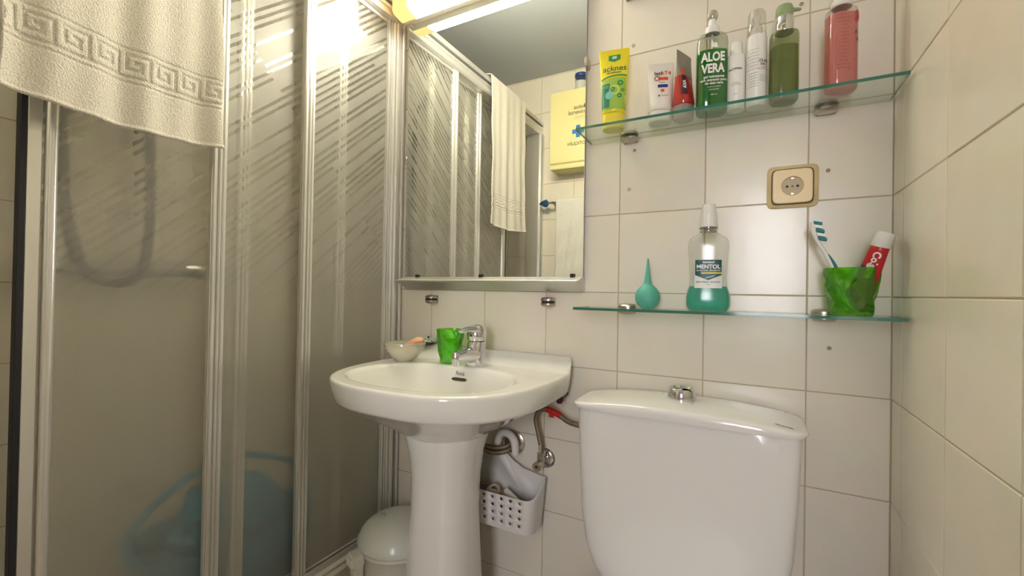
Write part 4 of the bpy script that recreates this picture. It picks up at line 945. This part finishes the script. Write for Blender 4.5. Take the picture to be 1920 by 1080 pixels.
# ------------------------------------------------------------------ plumbing between basin and toilet
STEEL = mat('tarnished_braid', (0.30, 0.23, 0.16), 0.35, 0.9, bump=0.8, bscale=500)
t = thing('angle_valve', 'chrome angle valve with braided hose feeding the toilet tank', 'valve', (-0.195, 0, 0.544))
def cyl_y(bm, x, z, r, y0, y1, seg=24): tube(bm, [(x, y0, z), (x, y1, z)], r, seg=seg, smooth=False)
bm = bmesh.new(); tube(bm, [(-0.192, -0.0005, 0.544), (-0.192, -0.003, 0.544), (-0.192, -0.007, 0.544)], [0.027, 0.026, 0.019], seg=32, smooth=False); obj('escutcheon', bm, CHROME, t, world=True, label='round chrome wall plate')
bm = bmesh.new(); cyl_y(bm, -0.192, 0.544, 0.008, -0.007, -0.045); tube(bm, [(-0.192, -0.036, 0.536), (-0.192, -0.036, 0.570)], 0.0095, smooth=False, seg=8); obj('body', bm, CHROMED, t, world=True)
bm = bmesh.new(); cyl_y(bm, -0.192, 0.540, 0.0125, -0.046, -0.062, 12); obj('knob', bm, CHROMED, t, world=True); bm = bmesh.new(); cyl_y(bm, -0.192, 0.540, 0.004, -0.0622, -0.0635, 10); obj('knob_screw', bm, DARK, t, world=True)
bm = bmesh.new(); tube(bm, [(-0.192, -0.036, 0.569), (-0.192, -0.036, 0.592)], [0.0075, 0.0085], smooth=False, seg=6); obj('hose_nut', bm, CHROME, t, world=True)
hp = [(-0.192, -0.036, 0.590), (-0.200, -0.037, 0.625), (-0.206, -0.039, 0.657), (-0.195, -0.042, 0.682), (-0.172, -0.045, 0.690), (-0.140, -0.048, 0.683), (-0.110, -0.055, 0.671), (-0.085, -0.06, 0.668), (-0.052, -0.064, 0.666)]
bm = bmesh.new(); tube(bm, hp, 0.0065, n=14, wob=0.10); obj('braided_hose', bm, STEEL, t, world=True)
bm = bmesh.new(); tube(bm, [(-0.172, -0.0450, 0.690), (-0.156, -0.0465, 0.687), (-0.140, -0.048, 0.683), (-0.130, -0.050, 0.679)], 0.0083, n=5); bx(bm, -0.164, -0.150, -0.052, -0.049, 0.672, 0.688, 0.001)
obj('tape', bm, mat('red_tape', (0.55, 0.02, 0.015), 0.4), t, world=True, label='red tape wound round the hose')
t = thing('basin_pipe', 'tarnished flexible supply pipes curving from the wall behind the pedestal', 'pipe', (-0.30, 0, 0.57))
bm = bmesh.new(); tube(bm, [(-0.290, -0.0005, 0.570), (-0.290, -0.004, 0.570), (-0.290, -0.010, 0.570)], [0.033, 0.032, 0.02], seg=32, smooth=False); obj('escutcheon', bm, CHROMED, t, world=True)
for dz in (0, -0.013):
    bm = bmesh.new(); tube(bm, [(-0.283, -0.008, 0.580+dz), (-0.285, -0.030, 0.577+dz), (-0.300, -0.048, 0.568+dz), (-0.335, -0.052, 0.562+dz), (-0.372, -0.060, 0.574+dz), (-0.385, -0.070, 0.610+dz)], 0.0062, n=12, wob=0.1); obj('pipe', bm, STEEL, t, world=True)

# ------------------------------------------------------------------ hanging basket
t = thing('hanging_basket', 'white perforated plastic basket hooked on the pipe beside the pedestal', 'basket', (-0.303, -0.07, 0.37))
BXC, HW, DP = -0.303, 0.122, 0.078
def bpt(s_, z):
    """plan position at perimeter fraction; returns x,y: runs back-right -> front -> back-left; s_ in metres from centre of the front"""
    k = 1-0.10*(0.50-z)/0.13                 # taper to the base
    rc = 0.028; hw = HW; flat = hw-rc; arc_ = rc*PI/2
    a = abs(s_); sg = 1 if s_ >= 0 else -1
    if a <= flat: x, y = a, 0.0
    elif a <= flat+arc_: q = (a-flat)/rc; x, y = flat+rc*math.sin(q), rc-rc*math.cos(q)
    else: x, y = hw, rc+(a-flat-arc_)
    return Vector((BXC+sg*x*k, -0.024-DP*(0.86+0.14*(z-0.37)/0.13)+y*(0.86+0.14*(z-0.37)/0.13), z))
L_ = HW-0.028+0.028*PI/2+(DP-0.028)
def rimz(s_):     # front lip low, sides sweep up to the back
    a = abs(s_); return 0.462+0.038*sst((a-0.105)/(L_-0.105))
bm = bmesh.new(); cells = 7; cw = 0.0285; rowz = 0.0205; zb = 0.380
hx = [-(cells/2)*cw+i*cw for i in range(cells+1)]
cache = {}
def gv(s_, z):
    k = (round(s_, 5), round(z, 5))
    if k not in cache: cache[k] = bm.verts.new(bpt(s_, z))
    return cache[k]
for i in range(cells):
    for j in range(4):
        s0, s1, z0, z1 = hx[i], hx[i+1], zb+j*rowz, zb+(j+1)*rowz; cs, cz = (s0+s1)/2, (z0+z1)/2; rh = 0.0046
        outer = [gv(s1, cz), gv(s1, z1), gv(cs, z1), gv(s0, z1), gv(s0, cz), gv(s0, z0), gv(cs, z0), gv(s1, z0)]
        inn_ = [bm.verts.new(bpt(cs+rh*math.cos(PI*k/4), cz+rh*math.sin(PI*k/4))) for k in range(8)]
        for k in range(8):
            k2 = (k+1) % 8; bm.faces.new((outer[k], outer[k2], inn_[k2], inn_[k]))
ztop = zb+4*rowz
sxs = sorted(set(hx+[(a+b)/2 for a, b in zip(hx, hx[1:])]))
end = [hx[-1]+(L_-hx[-1])*k/8 for k in range(9)]
alls = [-e for e in reversed(end)]+sxs[1:-1]+end
zlev = [zb]+[zb+rowz*j/2 for j in range(1, 9)]
for side in (1, -1):
    for a, b in zip(end, end[1:]):
        for z0, z1 in zip(zlev, zlev[1:]): bm.faces.new((gv(side*a, z0), gv(side*b, z0), gv(side*b, z1), gv(side*a, z1)))
for a, b in zip(alls, alls[1:]):
    va, vb = gv(a, ztop), gv(b, ztop); ta, tb = gv(a, rimz(a)+1e-4), gv(b, rimz(b)+1e-4)
    if ta is va or tb is vb: continue
    bm.faces.new((va, vb, tb, ta)); bm.faces.new((gv(a, zb), gv(b, zb), gv(b, zb-0.010), gv(a, zb-0.010)))
# floor and back
bot = [gv(a, zb-0.010) for a in alls]; bm.faces.new(bot)
BKY = -0.022
o_b = []
back = [(BXC-HW*0.9, 0.372), (BXC+HW*0.9, 0.372), (BXC+HW, 0.500), (BXC+0.052, 0.512), (BXC+0.022, 0.527), (BXC-0.012, 0.552), (BXC-0.020, 0.566), (BXC-0.048, 0.566), (BXC-0.050, 0.550), (BXC-0.060, 0.530), (BXC-0.075, 0.512), (BXC-HW, 0.500)]
VA = [bm.verts.new((x, BKY, z)) for x, z in back]; bm.faces.new(VA)
o = obj('basket', bm, WHITEB, t, world=True, angle=35); sm = o.modifiers.new('thick', 'SOLIDIFY'); sm.thickness = 0.0022; sm.offset = 0
bm = bmesh.new(); cxh, czh, rh = BXC+0.008, 0.576, 0.030
P = [(BXC-0.034, BKY, 0.548), (cxh-rh-0.008, BKY-0.002, 0.570)]+[(cxh+rh*math.cos(a), BKY-0.014-0.012*math.sin(a)*0-0.010*(1-math.cos(PI-a))/2, czh+rh*math.sin(a)) for a in [PI*(1-k/8) for k in range(9)]]+[(cxh+rh+0.003, BKY-0.026, czh-0.022)]
tube(bm, P, [0.0125, 0.0115, 0.011, 0.0105, 0.0105, 0.0105, 0.0108, 0.0095], seg=16, n=6); obj('hook', bm, WHITEB, t, world=True, angle=80)
# little things kept in it
OLB = mat('olive_elastic', (0.22, 0.17, 0.09), 0.8); TAN = mat('tan_elastic', (0.42, 0.34, 0.22), 0.8); BRN = mat('dark_brown_elastic', (0.07, 0.045, 0.025), 0.7)
for (x, y, z, rr, r2, m, rot, lb) in ((-0.390, -0.072, 0.462, 0.016, 0.0028, BRN, (1.3, 0.2, 0.9), 'dark brown hair tie standing at the left of the basket'), (-0.348, -0.068, 0.450, 0.018, 0.0035, OLB, (0.5, 0.3, 0), 'olive hair tie lying in the basket beside the pedestal'), (-0.318, -0.070, 0.452, 0.017, 0.0040, TAN, (0.4, -0.5, 1), 'thick tan hair tie in the middle of the basket'), (-0.280, -0.066, 0.450, 0.013, 0.0030, OLB, (1.1, 0.6, 0.4), 'small olive hair tie tipped up right of the basket middle')):
    bm = bmesh.new(); N_ = 28; rg = []
    for i in range(N_):
        a = 2*PI*i/N_; c = Vector((rr*math.cos(a), rr*math.sin(a), 0.002*math.sin(3*a))); d = c.normalized()
        rg.append([bm.verts.new(c+d*(r2*math.cos(b))+Vector((0, 0, r2*math.sin(b)))) for b in [2*PI*k/8 for k in range(8)]])
    for i in range(N_): bridge(bm, rg[i], rg[(i+1) % N_])
    o = obj('hair_tie', bm, m, angle=80); o.location = (x, y, z); o.rotation_euler = rot; tag(o, lb, 'hair tie', 'hair ties in the basket')
for (x, y, z, rot, m, lb) in ((-0.300, -0.064, 0.445, (0.2, 0.2, 0.3), TAN, 'tan clothes peg lying in the middle of the basket'), (-0.253, -0.070, 0.446, (0.1, 0.45, -0.2), CREAMP, 'cream clothes peg leaning at the right of the basket'), (-0.350, -0.070, 0.434, (0.1, -0.1, 0.1), OLB, 'olive clothes peg at the bottom left of the basket')):
    t = thing('clothes_peg', lb, 'peg', (x, y, z), rot, 'pegs in the basket')
    for s_ in (-1, 1):
        bm = bmesh.new(); prism(bm, [(-0.034, s_*0.001), (0.034, s_*0.004), (0.034, s_*0.009), (0.0, s_*0.0075), (-0.034, s_*0.005)], 'y', -0.005, 0.005); obj('jaw', bm, m, t, smooth=False)
    bm = bmesh.new(); tube(bm, [(0.0, -0.007, 0), (0.0, 0.007, 0)], 0.0045, seg=10, smooth=False); obj('spring', bm, CHROMED, t)
# contents resting layer
t = thing('sponge', 'greyish bath sponge filling the bottom of the perforated basket', 'sponge', (BXC, -0.065, 0.375))
bm = bmesh.new(); loft(bm, [(0.0, 0.085, 0.024), (0.006, 0.095, 0.028), (0.035, 0.098, 0.029), (0.046, 0.085, 0.024)], n=4, seg=40)
obj('block', bm, mat('grey_sponge', (0.16, 0.13, 0.10), 0.95, bump=1.0, bscale=180, var=0.4, vscale=60, bdist=0.004), t)

# ------------------------------------------------------------------ pedal bin
BNX, BNY = -0.596, -0.131
t = thing('pedal_bin', 'small white domed pedal bin between shower screen and pedestal', 'bin', (BNX, BNY, 0))
bm = bmesh.new(); loft(bm, [(0.001, 0.085, 0.085), (0.008, 0.089, 0.089), (0.20, 0.103, 0.103), (0.262, 0.110, 0.110), (0.268, 0.116, 0.116), (0.276, 0.116, 0.116), (0.278, 0.110, 0.110)], seg=48); obj('body', bm, CREAMP, t)
bm = bmesh.new(); rg = [(0.279, 0.117, 0.117), (0.287, 0.118, 0.118)]
for k in range(1, 10): a = PI/2*k/10; rg.append((0.287+0.060*math.sin(a), 0.114*math.cos(a)**0.9, 0.114*math.cos(a)**0.9))
loft(bm, rg+[(0.3472, 0.008, 0.008)], seg=48); obj('lid', bm, mat('bin_lid_plastic', (0.74, 0.76, 0.69), 0.22), t, angle=60)
def domepush(x, y):
    rr = math.hypot(x, y)/0.114; return 0.2875+0.060*math.sqrt(max(0, 1-rr**2.1))
bm = bmesh.new(); A = []; B = []
for k in range(15):
    a = PI*(0.08+0.84*k/14); c = Vector((-0.050, -0.035, 0)); q = c+Vector((0.024*math.cos(a), 0.024*math.sin(a)*0.8, 0)); q2 = c+Vector((0.019*math.cos(a), 0.016*math.sin(a)*0.8, 0))
    A.append(bm.verts.new((q.x, q.y, domepush(q.x, q.y)+0.0012))); B.append(bm.verts.new((q2.x, q2.y, domepush(q2.x, q2.y)+0.0012)))
for k in range(14): bm.faces.new((A[k], A[k+1], B[k+1], B[k]))
obj('finger_mark', bm, mat('grey_moulding', (0.42, 0.43, 0.38), 0.4), t, label='grey crescent moulding on the lid')
bm = bmesh.new(); q = Matrix.Translation((-0.040, -0.120, 0.262)) @ Matrix.Rotation(1.2, 4, 'Z')
b2 = bmesh.new(); bx(b2, -0.024, 0.016, -0.024, 0.024, -0.016, 0.020, 0.007, 3); merge(bm, b2, 0, q)
b2 = bmesh.new(); bx(b2, -0.014, 0.014, -0.015, 0.015, -0.085, -0.012, 0.005, 3); merge(bm, b2, 0, q)
obj('hinge', bm, CREAMP, t, angle=50)
bm = bmesh.new(); bx(bm, -0.03, 0.03, -0.135, -0.09, 0.004, 0.014, 0.003, 2); obj('pedal', bm, CREAMP, t)

# ------------------------------------------------------------------ seen in the mirror, on the front wall: cabinet, jar, towel bar with towel
CAB = mat('cream_yellow_enamel', (0.72, 0.66, 0.32), 0.4)
CX0, CX1, CZ0, CZ1 = -0.640, -0.325, 1.640, 2.045
t = thing('first_aid_cabinet', 'pale yellow first-aid cabinet with blue cross on the front wall', 'cabinet', ((CX0+CX1)/2, YF, CZ0))
bm = bmesh.new(); bx(bm, CX0, CX1, YF+0.0005, -1.062, CZ0, CZ1, 0.004, 2); obj('body', bm, CAB, t, world=True)
bm = bmesh.new(); bx(bm, CX0+0.001, CX1-0.001, -1.061, -1.043, CZ0+0.028, CZ1-0.002, 0.004, 2); obj('door', bm, CAB, t, world=True)
bm = bmesh.new(); bx(bm, CX0+0.001, CX1-0.001, -1.061, -1.046, CZ0, CZ0+0.026, 0.003, 2); obj('bottom_flap', bm, CAB, t, world=True)
bm = bmesh.new(); cx, cz = -0.483, 1.822; q = 0.011; e = 0.031; y0 = -1.0420
P = [(q, q), (q, e), (-q, e), (-q, q), (-e, q), (-e, -q), (-q, -q), (-q, -e), (q, -e), (q, -q), (e, -q), (e, q)]
prism(bm, [(cx+a, cz+b) for a, b in P], 'y', y0-0.0012, y0); obj('cross', bm, mat('blue_cross', (0.01, 0.16, 0.50), 0.4), t, world=True, smooth=False, label='blue cross emblem')
fw = lambda a, b: Vector((-a, y0+0.0005, b))-rootloc(t)      # readable from inside the room, mirrored in the mirror
texts('lettering', t, mat('cabinet_ink', (0.16, 0.13, 0.08), 0.5), [('Mutua', 0.030, 0.470, 1.946, 0.0004), ('Universal', 0.030, 0.482, 1.920, 0.0004), ('BOTIQUÍN', 0.023, 0.485, 1.760, 0.0002), ('Mutua de accidentes', 0.007, 0.470, 1.896), ('colaboradora con la Seguridad Social', 0.0048, 0.470, 1.887)], fw)
t = thing('storage_jar', 'clear jar with blue lid and white contents on top of the cabinet', 'jar', (-0.492, -1.105, CZ1))
jr = [(0, 0.030, 0.030), (0.003, 0.033, 0.033), (0.070, 0.033, 0.033), (0.078, 0.029, 0.029), (0.082, 0.029, 0.029)]
bm = bmesh.new(); loft(bm, jr, seg=32, cap1=False); obj('glass', bm, glassy('jar_glass', (0.9, 0.92, 0.92), gloss=0.1), t)
bm = bmesh.new(); loft(bm, [(0.003, 0.030, 0.030), (0.055, 0.030, 0.030)], seg=28); obj('contents', bm, WHITEP, t, label='white cotton contents')
bm = bmesh.new(); loft(bm, [(0.080, 0.033, 0.033), (0.082, 0.034, 0.034), (0.094, 0.034, 0.034), (0.096, 0.032, 0.032)], seg=32); obj('lid', bm, mat('blue_lid', (0.01, 0.05, 0.25), 0.35), t, label='dark blue lid')
t = thing('towel_bar', 'steel towel bar with faceted blue end knob on the front wall', 'towel bar', (-0.45, -1.09, 1.475))
bm = bmesh.new(); tube(bm, [(-0.665, -1.095, 1.478), (-0.24, -1.095, 1.478)], 0.006, smooth=False); obj('bar', bm, CHROME, t, world=True)
for x in (-0.64, -0.26):
    bm = bmesh.new(); tube(bm, [(x, YF+0.001, 1.478), (x, -1.095, 1.478)], [0.010, 0.008], smooth=False); obj('bracket', bm, CHROME, t, world=True)
KN = glassy('blue_crystal', (0.02, 0.30, 0.60), gloss=0.15, body=0.5, bodycol=(0.01, 0.18, 0.42))
for x, s_ in ((-0.665, -1), (-0.24, 1)):
    bm = bmesh.new(); b2 = bmesh.new(); loft(b2, [(0, 0.010, 0.010), (0.010, 0.021, 0.021), (0.022, 0.020, 0.020), (0.040, 0.011, 0.011), (0.052, 0.003, 0.003)], seg=8)
    merge(bm, b2, 0, Matrix.Translation((x, -1.095, 1.478)) @ Matrix.Rotation(s_*PI/2, 4, 'Y')); obj('end_knob', bm, KN, t, world=True, smooth=False, label='faceted blue crystal knob')
# white towel over that bar (hangs along x)
t = thing('hand_towel', 'plain white terry towel hanging on the bar under the first-aid cabinet', 'towel', (-0.44, -1.09, 0.95))
bm = bmesh.new(); G = []; nu, nv = 70, 90
prof = [(-1.078, 0.95+(1.478-0.95)*j/nv) for j in range(nv+1)]+[(-1.095+0.017*math.cos(a), 1.480+0.014*math.sin(a)) for a in [PI*k/8 for k in range(1, 8)]]+[(-1.112, 1.478-0.4*j/20) for j in range(21)]
for y, z in prof:
    row = []
    for i in range(nu+1):
        s_ = i/nu; q = max(0, min(1, (1.478-z)/0.5)) if y > -1.09 else 0
        row.append(bm.verts.new((-0.612+0.33*s_, y+(0.006*math.sin(s_*20+2*q)+0.004*math.sin(s_*41+q*9)+0.004*math.sin(q*25+s_*8))*q, z)))
    G.append(row)
for a, b in zip(G, G[1:]):
    for i in range(nu): bm.faces.new((a[i], a[i+1], b[i+1], b[i]))
o = obj('cloth', bm, TOWELW, t, world=True, angle=180); sm = o.modifiers.new('thick', 'SOLIDIFY'); sm.thickness = 0.003; sm.offset = 0
